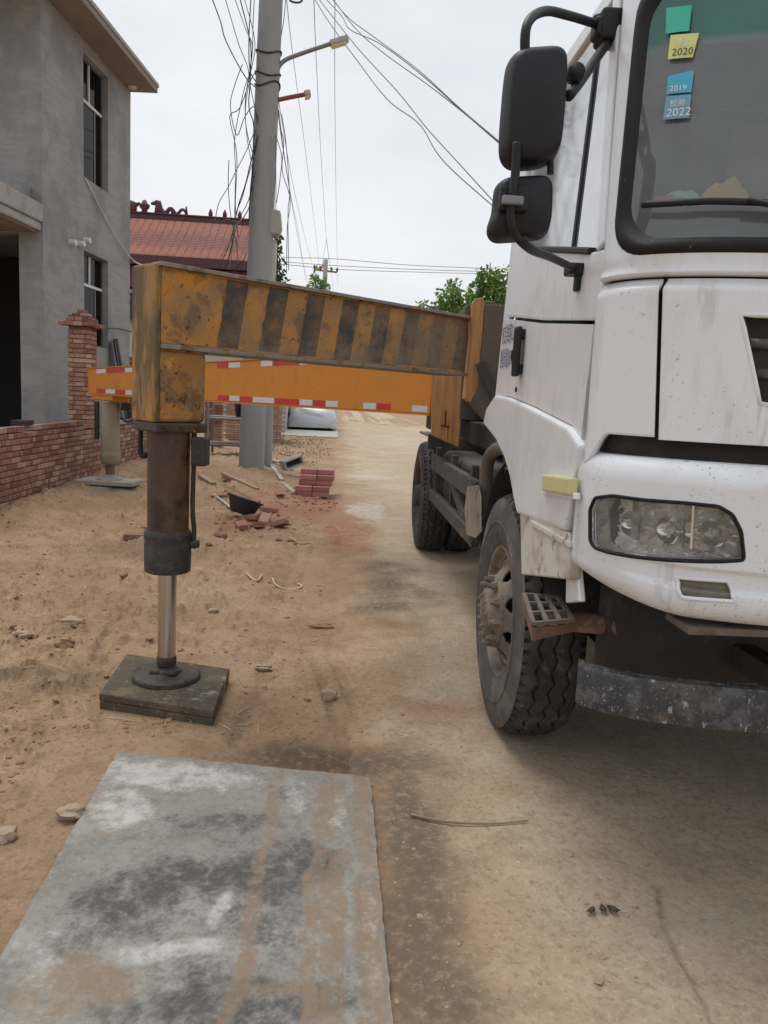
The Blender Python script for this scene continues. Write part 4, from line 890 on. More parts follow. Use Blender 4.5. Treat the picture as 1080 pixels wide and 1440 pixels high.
# side tank, guards and boxes between the axles
obj('side_tank', tbox(1.02, 1.50, 4.75, 6.75, .52, 1.04), TANK, truck, bevel=.05, seg=4)
for zz, z2 in ((.86, .99), (.58, .68)):
    obj('side_guard', prism([(.83, 4.6, zz), (.83, 6.85, zz), (.83, 6.85, z2), (.83, 4.6, z2)], (.05, 0, 0)), TANK, truck, bevel=.008)
for yy in (4.9, 5.8, 6.75): obj('guard_post', tbox(.955, 1.0, yy, yy+.06, .55, 1.06), TANK, truck, bevel=.004)
obj('guard_brace', beam((.87, 4.8, .60), (.87, 6.2, .98), .03, .09), TANK, truck, bevel=.006)
obj('air_tank', lathe((1.25, 4.45, .62), (0, 1, 0), [(0, .03), (.02, .12), (.04, .13), (.5, .13), (.52, .12), (.54, .03)], 20), DUSTYST, truck, smooth=True)
# mudguard pipe and flap plate behind the front wheel
pp = [onx(*p, .87) for p in [(722, 634), (704, 630), (690, 640), (684, 664), (682, 690), (680, 740)]]
obj('intake_pipe', tube(smoothpath(pp, 7), .038, 12), DUSTYST, truck, smooth=True)
obj('intake_elbow', tube(smoothpath([onx(722, 634, .87), onx(724, 630, 1.0), onx(726, 628, 1.2)], 5), .045, 12), DUSTYST, truck, smooth=True)
fq = [onx(*p, .815) for p in [(657, 684), (672, 682), (676, 700), (676, 748), (668, 757), (656, 752), (653, 715)]]
obj('mud_flap', prism(np.array(fq), (.007, 0, 0)), M('beige_grimy_plate', (.30, .25, .20), .85, var=.2, scale=8, layers=[((.16, .12, .09), .5, .62, 9, .7)]), truck, bevel=.012)
fq = [onx(*p, .93) for p in [(690, 690), (706, 700), (700, 750), (682, 760), (676, 745)]]
obj('bracket_plate', prism(np.array(fq), (.04, 0, 0)), DUSTYST, truck, bevel=.006)
# second-axle mudguard top
obj('rear_mudguard', join(box(.86, 1.46, 6.98, 7.02, .95, 1.14), box(.86, 1.46, 7.02, 8.3, 1.115, 1.135)), DUSTYST, truck, bevel=.004)
obj('guard_bracket', box(.80, .93, 6.9, 6.97, 1.03, 1.17), TANK, truck, bevel=.01)

# ---- mirrors on the near side
pm = cabF(*px2F((856, 48)), .0); pmY = float(pm[1])-.02; pm2 = spt((808, 378), -.02)
def mirror_(*a): return np.array(a[0])*[-1, 1]
mo = obj('mirror_arm', tube(smoothpath([ony(738, 95, 2.081), ony(741, 36, 2.081), ony(765, 16, pmY*.3+2.082*.7), ony(800, 22, pmY*.6+2.082*.4), ony(842, 35, pmY)], 8), .0125, 10), BLACKP, truck, smooth=True)
def rbox(c, ax, ay, az, lx, ly, lz, taper=1.):
    return obox(c, ax, ay, az, lx, ly, lz)
ry = np.array([.995, -.10, 0]); rx = np.cross(ry, [0, 0, 1.])
def mirror_head(name, pxs, Y, depth, wob):
    pl = np.array([ony(*p, Y) for p in pxs]); c = pl.mean(0); sm = resample(pl, 80)
    for _ in range(5): sm = .25*np.roll(sm, 1, 0)+.5*sm+.25*np.roll(sm, -1, 0)
    V = []; n = len(sm)
    for t in np.linspace(0, 1, 12):
        k = .80+.20*math.sqrt(max(0, 1-(1-t)**2.263)); V.append(c+(sm-c)*k+np.array([0, depth*t, 0])+np.array([0, -.0, 0]))
    V = np.concatenate(V); m_ = 12; f = [(i*n+q, i*n+(q+1) % n, (i+1)*n+(q+1) % n, (i+1)*n+q) for i in range(m_-1) for q in range(n)]+[tuple(range(n-1, -1, -1)), tuple((m_-1)*n+q for q in range(n))]
    o = obj(name, (V, f), BLACKP, truck, angle=50)
    g = c+(sm-c)*.9+np.array([0, depth+.003, 0]); obj('mirror_glass', (g, [tuple(range(n))]), SILVER, o)
    return o
mirror_head('mirror', [(722, 66), (738, 56), (795, 52), (805, 62), (803, 120), (796, 200), (788, 218), (762, 227), (722, 228), (710, 212), (711, 170), (717, 100)], 2.045, .085, 0)
mirror_head('wide_angle_mirror', [(702, 252), (715, 243), (775, 240), (783, 250), (782, 300), (776, 328), (760, 332), (700, 336), (690, 325), (692, 305), (697, 300)], 2.072, .07, 0)
obj('mirror_arm', tube(smoothpath([ony(727, 200, 2.032), ony(725, 240, 2.036), ony(721, 275, 2.036), ony(718, 300, 2.045), ony(724, 328, 2.054), ony(745, 350, 2.10), ony(775, 362, pm2[1]*.5+2.10*.5), pm2], 8), .0115, 10), BLACKP, truck, smooth=True)
obj('mirror_clamp', obox(ony(721, 282, 2.032), (1, 0, 0), (0, 1, 0), (0, 0, 1), .055, .02, .022), GALV, truck, bevel=.004)
obj('mirror_clamp_base', obox(ony(722, 281, 2.059), (1, 0, 0), (0, 1, 0), (0, 0, 1), .075, .03, .06), BLACKP, truck, bevel=.006)
obj('mirror_arm', tube(smoothpath([ony(800, 135, 2.12), ony(818, 112, pmY*.4+2.12*.6), ony(840, 80, pmY*.75+2.12*.25), ony(856, 58, pmY)], 5), .014, 10), BLACKP, truck, smooth=True)
obj('mirror_knob', lathe(ony(812, 99, 2.16), (0, 1, 0), [(0, .022), (.03, .026), (.05, .018)], 14), BLACKP, truck, smooth=True)
obj('mirror_mount', obox(pm+[-.010, -.012, 0], (1, 0, 0), (0, 1, 0), (0, 0, 1), .07, .09, .09), BLACKP, truck, bevel=.012, seg=3)
obj('mirror_hinge', join(obox(ony(845, 42, pmY), (1, 0, 0), (0, 1, 0), (0, 0, 1), .05, .06, .06), cyl(ony(840, 20, pmY), ony(842, 50, pmY), .016, 12)), BLACKP, truck, bevel=.012, seg=3)
obj('lower_mirror_mount', join(obox(pm2+[.015, .02, .0], (1, 0, 0), (0, 1, 0), (0, 0, 1), .07, .07, .035), obox(pm2+[.02, .02, -.035], (1, 0, 0), (0, 1, 0), (0, 0, 1), .02, .04, .06)), BLACKP, truck, bevel=.006)
obj('mirror_stay', cyl(ony(774, 225, 2.109), ony(774, 245, 2.109), .009, 8), BLACKP, truck)

# ================================================================== FRONT OUTRIGGER
al = math.radians(41); BD = np.array([math.cos(al), math.sin(al), 0]); BN = np.array([math.sin(al), -math.cos(al), 0])     # along the beam, towards the viewer
UPV = np.array([0, 0, 1.])
J = onz(234, 948, .09); J = np.array([J[0], J[1], 0]); ZT, ZBm = 1.965, 1.640
def bl(t, n, z): return J+BD*t+BN*n+UPV*z
def stripemat():
    mt = M('striped_outrigger_paint', (.58, .24, .018), .55, var=.2, scale=4, layers=[((.27, .17, .085), .40, .58, 4, .75, .75), ((.12, .085, .055), .51, .62, 7, .65, .8), ((.05, .03, .02), .61, .64, 30, .8, .8)], bump=(.25, 60, .005)); n = mt.node_tree; N = n.nodes; K = n.links.new; b = N['Principled BSDF']
    src = b.inputs['Base Color'].links[0].from_socket; at = N.new('ShaderNodeAttribute'); at.attribute_name = 'along'; sp = N.new('ShaderNodeSeparateColor'); K(at.outputs['Color'], sp.inputs[0])
    t = N.new('ShaderNodeTexCoord'); nn = N.new('ShaderNodeTexNoise'); nn.inputs['Scale'].default_value = 16; nn.inputs['Detail'].default_value = 8; K(t.outputs['Object'], nn.inputs['Vector'])
    fr = N.new('ShaderNodeMath'); fr.operation = 'FRACT'; K(sp.outputs[0], fr.inputs[0])
    a = N.new('ShaderNodeMath'); a.operation = 'MULTIPLY_ADD'; K(nn.outputs['Fac'], a.inputs[0]); a.inputs[1].default_value = .10; K(fr.outputs[0], a.inputs[2])
    r1 = N.new('ShaderNodeMapRange'); K(a.outputs[0], r1.inputs[0]); r1.inputs[1].default_value = .545; r1.inputs[2].default_value = .565
    wear = N.new('ShaderNodeMapRange'); nn2 = N.new('ShaderNodeTexNoise'); nn2.inputs['Scale'].default_value = 9; nn2.inputs['Detail'].default_value = 9; nn2.inputs['Roughness'].default_value = .7; K(t.outputs['Object'], nn2.inputs['Vector']); K(nn2.outputs['Fac'], wear.inputs[0]); wear.inputs[1].default_value = .66; wear.inputs[2].default_value = .40; wear.inputs[3].default_value = .55
    mu = N.new('ShaderNodeMath'); mu.operation = 'MULTIPLY'; K(r1.outputs[0], mu.inputs[0]); K(wear.outputs[0], mu.inputs[1]); mu2 = N.new('ShaderNodeMath'); mu2.operation = 'MULTIPLY'; K(mu.outputs[0], mu2.inputs[0]); K(sp.outputs[1], mu2.inputs[1])
    mx = N.new('ShaderNodeMix'); mx.data_type = 'RGBA'; K(mu2.outputs[0], mx.inputs[0]); K(src, mx.inputs[6]); mx.inputs[7].default_value = (.050, .047, .043, 1)
    # cement dust over the end near the truck
    d = N.new('ShaderNodeMath'); d.operation = 'MULTIPLY'; nr = N.new('ShaderNodeMapRange'); K(nn2.outputs['Fac'], nr.inputs[0]); nr.inputs[1].default_value = .32; nr.inputs[2].default_value = .54; K(nr.outputs[0], d.inputs[0]); K(sp.outputs[2], d.inputs[1])
    m2 = N.new('ShaderNodeMix'); m2.data_type = 'RGBA'; K(d.outputs[0], m2.inputs[0]); K(mx.outputs[2], m2.inputs[6]); m2.inputs[7].default_value = (.205, .165, .12, 1); K(m2.outputs[2], b.inputs['Base Color']); b.inputs['Roughness'].default_value = .7
    return mt
LB = 1.95
TB = .225         # beam thickness across
us = np.linspace(-.10, LB, 100); vv = np.linspace(0, 1, 16)
def face(n): return grid(lambda u, v: J+BD*u[..., None]+BN*n+UPV*(ZBm+(ZT-ZBm)*v)[..., None], us, vv)
f1 = face(TB/2-.012); f2_ = face(-TB/2+.012)
out_beam = obj('front_outrigger', join(f1, f2_), stripemat(), truck)
co = np.array([v.co[:] for v in out_beam.data.vertices])+ORG[truck.name]; rel = co-J; t_ = rel@BD; z_ = (co[:, 2]-ZBm)/(ZT-ZBm)
per = .235; t0 = .085
ph_ = (t_-t0-.055*(z_-.5))/per
dust = np.clip(sstep(.7, 1.7, t_)*.68*(1-.5*sstep(.55, .95, z_))+sstep(.45, .0, z_)*.6*sstep(-.1, .5, t_), 0, .88)
vattr(out_beam, 'along', np.stack([np.where(ph_ > 0, ph_, .0), (ph_ > 0)*(1-.35*sstep(1.2, 1.9, t_)), dust], -1))
# top and bottom plates and the closing end plate
def plate(t0_, t1_, n0, n1, z0, z1): return obox(J+BD*(t0_+t1_)/2+BN*(n0+n1)/2+UPV*(z0+z1)/2, BD, BN, UPV, t1_-t0_, n1-n0, z1-z0)
obj('top_plate', plate(-.118, LB, -TB/2-.008, TB/2+.012, ZT, ZT+.018), EDGE, out_beam, bevel=.003)
obj('bottom_plate', plate(-.105, LB, -TB/2-.008, TB/2+.012, ZBm-.02, ZBm), EDGE, out_beam, bevel=.003)
obj('inner_web', plate(-.09, LB, -.02, .02, ZBm+.004, ZT-.004), YELRUST, out_beam)
# head box that holds the jack
head = obj('outrigger_head', join(plate(-.112, .128, -TB/2+.012, TB/2-.008, 1.30, ZBm-.021)), YELRUST, out_beam, bevel=.022, seg=4)
obj('head_end_plate', plate(-.130, -.1025, -TB/2, TB/2-.004, 1.30, ZT+.012), YELGRIM, out_beam, bevel=.008, seg=2)
obj('head_skirt', plate(-.122, .134, -TB/2+.006, TB/2-.002, 1.255, 1.299), GREASE, out_beam, bevel=.008)
jk = obj('jack_cylinder', lathe(J, UPV, [(.80, .094), (1.27, .096)], 40), GREASE, out_beam, smooth=False, angle=40)
obj('jack_gland', lathe(J, UPV, [(.598, .098), (.603, .106), (.735, .108), (.742, .104), (.765, .110), (.785, .108), (.80, .098)], 40), GREASED, out_beam, angle=50)
obj('piston_rod', lathe(J, UPV, [(.17, .0425), (.60, .0425)], 36), CHROME, out_beam, angle=40)
obj('rod_collar', lathe(J, UPV, [(.135, .034), (.14, .044), (.165, .047), (.18, .045), (.185, .0425)], 30), GREASED, out_beam, angle=50)
def lump(P, amp, sc): n = np.array([vnoise(P[:, 0]*sc+3, P[:, 1]*sc+P[:, 2]*sc*1.3)-.5]).T; return n*amp
fv, ff = lathe(J, UPV, [(.074, .16), (.092, .16), (.098, .155), (.102, .12), (.108, .08), (.118, .055), (.135, .046), (.14, .03)], 40)
fv = fv+np.concatenate([np.zeros((len(fv), 2)), lump(fv, .012, 40)*(fv[:, 2:3] > .095)], 1)
obj('jack_foot', (fv, ff), GREASED, out_beam, angle=60)
for k, (dx, dy, r) in enumerate([(.03, -.045, .03), (-.035, -.03, .032), (.0, -.055, .022), (.05, -.02, .02)]):
    bm = bmesh.new(); bmesh.ops.create_icosphere(bm, subdivisions=2, radius=r); cv = np.array([v.co[:] for v in bm.verts]); fc = [tuple(v.index for v in q.verts) for q in bm.faces]; bm.free()
    cv = cv*[1.3, 1, .6]*(1+.4*(np.array([vnoise(cv[:, 0]*60+k*9, cv[:, 1]*60+cv[:, 2]*50)]).T-.5)); obj('mud_lump', (cv+J+[dx, dy, .115], fc), GREASED, out_beam, smooth=True)
# hose and valve block on the right of the cylinder
sdR = np.array([RV[0], RV[1], 0]); sdR /= np.linalg.norm(sdR)
vb = J+sdR*.145+UPV*1.17
obj('valve_block', obox(vb, sdR, np.cross(UPV, sdR), UPV, .07, .09, .13), GREASED, out_beam, bevel=.008)
obj('hydraulic_pipe', tube(smoothpath([J+sdR*.115+UPV*1.27, J+sdR*.115+UPV*1.1, J+sdR*.113+UPV*.9, J+sdR*.122+UPV*.80, J+sdR*.118+UPV*.74], 6), .011, 8), GREASED, out_beam, smooth=True)
obj('pipe_elbow', lathe(J+sdR*.095+UPV*.735, sdR, [(0, .02), (.035, .024), (.04, .018), (.05, .02)], 12), GREASED, out_beam, smooth=True)
obj('hose', tube(smoothpath([J-sdR*.13+UPV*1.27, J-sdR*.132+UPV*1.2, J-sdR*.13+UPV*1.15, J-sdR*.115+UPV*1.135, J-sdR*.098+UPV*1.15], 6), .012, 8), BLACKP, out_beam, smooth=True)
# pivot post beside the cab: orange edge plate, dark gusset
PE = bl(LB, 0, 0)
e1 = [ony(*p, PE[1]-.12) for p in [(664, 428), (668, 420), (680, 418), (682, 430), (672, 545), (662, 566), (655, 560), (664, 470)]]
dn = np.array([.25, .1, 0])
post = obj('outrigger_pivot', prism(np.array(e1), (.02, .30, 0)), ORANGEF, truck, bevel=.004)
e2 = [ony(*p, PE[1]-.13) for p in [(683, 428), (716, 430), (725, 560), (708, 640), (688, 598), (661, 570), (672, 545)]]
GUSS = M('brown_gusset_steel', (.125, .098, .078), .7, var=.2, scale=5, layers=[((.07, .05, .04), .5, .64, 6, .6)])
obj('pivot_gusset', prism(np.array(e2), (0, .05, 0)), GUSS, truck, bevel=.004)
obj('gusset_rib', beam(ony(674, 510, PE[1]-.16), ony(720, 600, PE[1]-.16), .06, .012, (0, 1, 0)), TANK, truck)
e3 = [ony(*p, PE[1]-.02) for p in [(654, 432), (668, 422), (696, 424), (704, 440), (704, 452), (654, 447)]]
obj('pivot_cap', prism(np.array(e3), (0, .25, 0)), DUSTYST, truck, bevel=.006)
px_ = PE+BD*.12; obj('pivot_tube', lathe((px_[0]+.12, px_[1]+.1, 0), UPV, [(1.35, .12), (1.98, .12), (2.0, .09)], 32), DARKST, truck, angle=40)
obj('pivot_beam', box(1.05, 3.03, 4.75, 5.25, 1.31, 1.72), DARKST, truck, bevel=.02)
# faded orange box behind the beam and its dark side
ob = [ony(*p, 6.05) for p in [(606, 520), (653, 523), (643, 630), (603, 604)]]
q = np.array([ony(607, 500, 6.05), ony(655, 503, 6.05), ony(645, 629, 6.05), ony(606, 612, 6.05)])
obj('orange_box', prism(q, (.06, .5, 0)), ORANGEF, truck, bevel=.008)
obj('box_hook', join(beam(ony(627, 577, 6.045), ony(626, 599, 6.045), .008, .008), beam(ony(620, 598, 6.045), ony(632, 601, 6.045), .008, .008)), DARKST, truck)
obj('turret', lathe((XC, 5.8, 0), UPV, [(1.3, .62), (1.5, .62), (1.55, .5), (2.1, .42), (2.2, .40)], 28), DARKST, truck, angle=40)

# ================================================================== REAR OUTRIGGER
R0 = np.array([.84, 6.62, 0]); E0 = np.array([-3.32, 10.78, 0]); D = E0-R0; LR = np.linalg.norm(D); D /= LR; NR = np.array([D[1], -D[0], 0])
if NR[1] > 0: NR = -NR
def rb(t, n, z): return R0+D*t+NR*n+UPV*z
zt0, zt1, zb_ = 1.875, 1.655, 1.35
poly = [rb(0, .12, zb_), rb(LR, .12, zb_-.02), rb(LR, .12, zt1), rb(0, .12, zt0)]
rear = obj('rear_outrigger', prism(poly, -NR*.24), ORANGE, truck, bevel=.006)
def ztop(t): return zt0+(zt1-zt0)*t/LR
obj('top_flange', prism([rb(0, .135, zt0), rb(LR, .135, zt1), rb(LR, .135, zt1+.012), rb(0, .135, zt0+.012)], -NR*.27), ORANGE, rear)
obj('bottom_flange', prism([rb(0, .135, zb_-.014), rb(LR, .135, zb_-.034), rb(LR, .135, zb_-.0205), rb(0, .135, zb_-.0005)], -NR*.27), ORANGE, rear)
def t_at(px):
    """distance along the beam of the front-face point seen at pixel column px"""
    p = onplane(px, 553, rb(0, .12, 1.5), NR); return float((p-R0)@D)
def tape(pa, pb, top, mat):
    t1, t2 = t_at(pa), t_at(pb); h = .055
    if top: z1, z2 = ztop(t1)-.012, ztop(t2)-.012; q = [rb(t1, .121, z1-h), rb(t2, .121, z2-h), rb(t2, .121, z2), rb(t1, .121, z1)]
    else: z1 = zb_+.012-.02*t1/LR; z2 = zb_+.012-.02*t2/LR; q = [rb(t1, .121, z1), rb(t2, .121, z2), rb(t2, .121, z2+h), rb(t1, .121, z1+h)]
    obj('reflective_strip', prism(q, NR*.0025), mat, rear)
for a, b, c in [(305, 320, 'r'), (321, 337, 'w'), (366, 382, 'w'), (383, 401, 'r'), (402, 419, 'r'), (420, 439, 'w'), (441, 459, 'w'), (460, 480, 'r'), (150, 175, 'r'), (136, 149, 'w'), (176, 194, 'w'), (255, 270, 'r'), (271, 288, 'w')]: tape(a, b, True, REFR if c == 'r' else REFW)
for a, b, c in [(307, 322, 'r'), (323, 337, 'w'), (338, 355, 'r'), (356, 386, 'w'), (387, 421, 'r'), (422, 440, 'w'), (441, 458, 'r'), (459, 476, 'w'), (512, 530, 'w'), (531, 550, 'r'), (581, 603, 'w'), (136, 148, 'r'), (149, 162, 'w'), (163, 176, 'r'), (177, 193, 'w'), (240, 262, 'r'), (263, 280, 'w')]: tape(a, b, False, REFR if c == 'r' else REFW)
# its jack
JJ = np.array([-3.06, 10.52, 0]); JT = 1.30
obj('jack_bracket', obox(JJ+UPV*1.285, D, NR, UPV, .55, .25, .07), ORANGE, rear, bevel=.01)
obj('jack_plate', obox(JJ+UPV*1.238, D, NR, UPV, .36, .23, .02), CEMENTP, rear)
JACKP = M('dusty_beige_steel', (.30, .255, .19), .8, var=.15, scale=6, layers=[((.20, .16, .11), .5, .7, 6, .6, None, (1, 1, .3))])
obj('jack_cylinder', lathe(JJ, UPV, [(.56, .125), (1.23, .118)], 28), JACKP, rear, angle=40)
obj('jack_gland', lathe(JJ, UPV, [(.40, .09), (.43, .125), (.55, .135), (.565, .125)], 28), JACKP, rear, angle=50)
obj('piston_rod', lathe(JJ, UPV, [(.24, .06), (.41, .06)], 20), DUSTYST, rear, angle=40)
obj('jack_foot', lathe(JJ, UPV, [(.196, .17), (.215, .165), (.24, .09), (.265, .07)], 28), CEMENTP, rear, angle=50)
obj('hose_guide', obox(JJ+[-.17, -.02, .98], (1, 0, 0), (0, 1, 0), UPV, .05, .06, .5), DARKST, rear)
obj('valve_block', join(obox(JJ+[.22, 0, 1.18], (1, 0, 0), (0, 1, 0), UPV, .13, .12, .10), obox(JJ+[.27, .02, 1.08], (1, 0, 0), (0, 1, 0), UPV, .08, .1, .08)), DARKST, rear, bevel=.01)
obj('hose', tube(smoothpath([JJ+[.28, 0, 1.16], JJ+[.32, -.02, 1.05], JJ+[.24, -.03, .98], JJ+[.14, -.02, 1.03]], 6), .014, 8), BLACKP, rear, smooth=True)

for (t0_, t1_, z_) in ((-.10, .13, ZBm-.024), (-.10, LB-.02, ZT-.004), (-.10, LB-.02, ZBm+.004)):
    n_ = int((t1_-t0_)/.012); pts = [J+BD*(t0_+(t1_-t0_)*k/n_)+BN*(TB/2-.009)+UPV*(z_+.0012*math.sin(k*2.3)) for k in range(n_+1)]; obj('weld_bead', tube(pts, [.005+.0012*math.sin(k*1.7) for k in range(n_+1)], 6), YELRUST, out_beam, smooth=True)
for tt in (-.08, .0, .08):
    c_ = J+BD*tt+BN*(TB/2-.002)+UPV*1.277; obj('bolt', lathe(c_, BN, [(0, .011), (.009, .011), (.010, .008)], 6), GREASED, out_beam)
# ================================================================== PADS UNDER THE JACKS
PLATE = M('oily_dark_steel_plate', (.088, .070, .050), .75, var=.3, scale=6, spec=.2, layers=[((.04, .035, .028), .50, .64, 4, .7, .6), ((.17, .125, .08), .52, .62, 9, .6, .9), ((.34, .31, .25), .60, .66, 6, .6, .9), ((.24, .17, .10), .60, .64, 40, .7, .9)], bump=(.4, 30, .008))
tp_ = [onz(*p, .073) for p in [(178, 919), (323, 940), (300, 1000), (139, 975)]]
top = np.array(tp_); cc = top.mean(0)
pad = obj('jack_pad', join(prism(top, (0, 0, -.035)), prism((top-cc)*.99+cc-[0, 0, .037], (0, 0, -.045))), PLATE, bevel=.006)
tag(pad, 'thick dark oily plate under the foot of the striped front outrigger', 'jack pad')
fp4 = np.array([[-.40, -.22], [.36, -.26], [.40, .22], [-.36, .25]])
pad2 = obj('jack_pad', prism([(JJ[0]+a, JJ[1]+b, .135) for a, b in fp4], (0, 0, .06)), CEMENTP, bevel=.01); tag(pad2, 'pale dusty plank pad under the rear outrigger jack by the brick wall', 'jack pad')
SACK = M('dusty_sack', (.30, .28, .25), .95, var=.2, scale=8, layers=[((.20, .16, .12), .5, .7, 6, .6)], bump=(.6, 30, .02))
def sack(c, sx, sy, sz, rot, label, seed):
    n, m_ = 26, 14; V = []
    for i in range(m_+1):
        a = PI*i/m_
        for j in range(n):
            b = 2*PI*j/n; X = np.sign(math.cos(b))*abs(math.cos(b))**.7*math.sin(a)**.5; Y = np.sign(math.sin(b))*abs(math.sin(b))**.7*math.sin(a)**.5; Z = math.cos(a); k = 1+.22*(float(vnoise(np.array(X*3+seed), np.array(Y*3+Z*2+9)))-.5)
            V.append((c[0]+(X*sx*math.cos(rot)-Y*sy*math.sin(rot))*k, c[1]+(X*sx*math.sin(rot)+Y*sy*math.cos(rot))*k, c[2]+sz*(1+Z*k)))
    f = [(i*n+j, i*n+(j+1) % n, (i+1)*n+(j+1) % n, (i+1)*n+j) for i in range(m_) for j in range(n)]; o = obj('cement_sack', (V, f), SACK, smooth=True); return tag(o, label, 'sack', 'sacks under the rear pad')
sack((JJ[0]-.18, JJ[1]-.12, .0), .32, .20, .063, .1, 'flattened pale cement sack under the left of the rear pad', 1)
sack((JJ[0]+.12, JJ[1]-.02, .0), .26, .20, .06, -.5, 'flattened dusty sack under the right of the rear pad', 8)

# ================================================================== BRICKS
def brick_mesh(name, lx, ly, lz, seed, mat=BRICK):
    r = random.Random(seed); bm = bmesh.new(); bmesh.ops.create_cube(bm, size=1)
    for v in bm.verts: v.co = Vector((v.co.x*lx+r.uniform(-1, 1)*.003, v.co.y*ly+r.uniform(-1, 1)*.003, v.co.z*lz+r.uniform(-1, 1)*.002))
    bmesh.ops.bevel(bm, geom=bm.edges[:], offset=.004, segments=1, affect='EDGES', profile=.5)
    me = bpy.data.meshes.new(name); bm.to_mesh(me); bm.free(); me.materials.append(mat); return me
BL, BW, BH = .236, .112, .054
STR = [brick_mesh('brick_stretcher', BW, BL, BH, k) for k in range(4)]; HDR = [brick_mesh('brick_header', .20, BW, BH, 10+k) for k in range(4)]; QTR = [brick_mesh('brick_closer', BW, .062, BH, 20+k) for k in range(3)]
def put_brick(me, loc, parent, rotz=0., name='brick'):
    o = bpy.data.objects.new(name, me); COL.objects.link(o); o.parent = parent; o.location = np.asarray(loc)-ORG[parent.name]
    o.rotation_euler = (random.uniform(-.012, .012), random.uniform(-.012, .012), rotz+random.uniform(-.015, .015)); return o
def course_wall(face_x, y0, y1, ncourse, ytop_fn, parent, limit):
    """bricks of a wall along y whose visible face looks to +x; returns spill-over boxes"""
    near = []; pitch = .0665
    for c in range(ncourse):
        yy = y0-random.uniform(0, .2); z = .02+c*pitch+BH/2
        while yy < y1:
            k = random.random(); kind = 'S' if k < .34 else ('H' if k < .82 else 'Q'); ln = {'S': BL, 'H': BW, 'Q': .062}[kind]
            yc = yy+ln/2; yy += ln+.0105
            if z+BH/2 > ytop_fn(yc): continue
            near.append((yc, z, kind))
    near.sort(key=lambda q: q[0]); spill = []
    for i, (yc, z, kind) in enumerate(near):
        dx = random.uniform(-.004, .004); gzv = float(gz(face_x+.05, yc)); hid = z < gzv-.05
        if limit > 0 and not hid and yc > 7.35:
            limit -= 1
            me = random.choice({'S': STR, 'H': HDR, 'Q': QTR}[kind]); dep = .20 if kind == 'H' else BW
            put_brick(me, (face_x-dep/2+dx, yc, z), parent)
        elif not hid: spill.append(box(face_x-.1+dx, face_x+dx, yc-{'S': BL, 'H': BW, 'Q': .062}[kind]/2, yc+{'S': BL, 'H': BW, 'Q': .062}[kind]/2, z-BH/2, z+BH/2))
    return spill
WX = -3.55
bwall = thing('brick_wall', (WX-.12, 10, 0), 'low unpointed red brick garden wall beside the grey house', 'brick wall')
def wtop(y): return .88 if y < 10.9 else .83
sp_ = course_wall(WX, 6.2, 19.5, 15, wtop, bwall, 298)
obj('mortar_core', join(box(WX-.235, WX-.012, 6.0, 10.9, -.2, .862), box(WX-.235, WX-.0125, 10.9, 19.5, -.2, .80)), MORTAR, bwall)
o = obj('far_bricks', join(*sp_), BRICK, bwall); o['kind'] = 'stuff'
# coping course of loose bricks on top
cop = []
for k in range(52):
    yc = 6.4+k*.246
    if random.random() < .12: continue
    z = (.885 if yc < 10.9 else .83)+BH/2+.003
    if 7.4 < yc < 15: cop.append((yc, z))
copm = thing('coping_bricks', (WX-.12, 10.5, .99), 'loose course of bricks laid along the top of the low brick wall', 'bricks') if False else None
V = [box(WX-.115, WX-.005, yc-.117, yc+.117, z-BH/2, z+BH/2) for yc, z in cop]
o = obj('coping', join(*V), BRICK, bwall); o['kind'] = 'stuff'
blk = obj('dark_block', box(WX-.20, WX-.05, 9.05, 9.35, .946, 1.0), DARKST, bevel=.005); tag(blk, 'short dark block lying on top of the low brick wall', 'block')
# pillar
PX, PY, PW = -3.725, 11.46, .31
pil = thing('brick_pillar', (PX, PY, 0), 'square red brick gate pillar with a stepped cap rising from the wall', 'brick pillar')
obj('mortar_core', box(PX-PW/2+.012, PX+PW/2-.012, PY-PW/2+.012, PY+PW/2-.012, 0, 2.40), MORTAR, pil)
PB = [brick_mesh('pillar_brick', BL, BW, BH, 40+k) for k in range(4)]; PH = [brick_mesh('pillar_half', .066, BW, BH, 50+k) for k in range(3)]
npl = 0
for c in range(34):
    z = .02+c*.0665+BH/2
    if z > 2.24: break
    for side in range(4):
        rot = side*PI/2; a = (c+side) % 2
        offs_ = [(-PW/2+BL/2, PB), (PW/2-.033, PH)] if a else [(-PW/2+.033, PH), (PW/2-BL/2, PB)]
        for dx, ms in offs_:
            lx, ly = dx, -PW/2+BW/2-.0015*(side % 2)
            x_, y_ = lx*math.cos(rot)-ly*math.sin(rot), lx*math.sin(rot)+ly*math.cos(rot)
            if side in (1, 3) and abs(dx) > PW/2-.05: continue        # corners already taken by the front and back faces
            put_brick(random.choice(ms), (PX+x_, PY+y_, z), pil, rot); npl += 1
for k, (hw, z) in enumerate([(.205, 2.285), (.175, 2.348), (.11, 2.408), (.06, 2.466)]):
    n_ = 3 if hw > .15 else (2 if hw > .1 else 1)
    for i in range(n_):
        w_ = 2*hw/n_; put_brick(brick_mesh('cap_brick', w_-.008, 2*hw, .056, 60+10*k+i), (PX-hw+w_*(i+.5), PY, z), pil)
put_brick(brick_mesh('cap_brick', .10, .22, .05, 99), (PX+.23, PY+.02, 2.27), pil); put_brick(brick_mesh('cap_brick', .10, .2, .05, 98), (PX-.235, PY-.05, 2.285), pil)

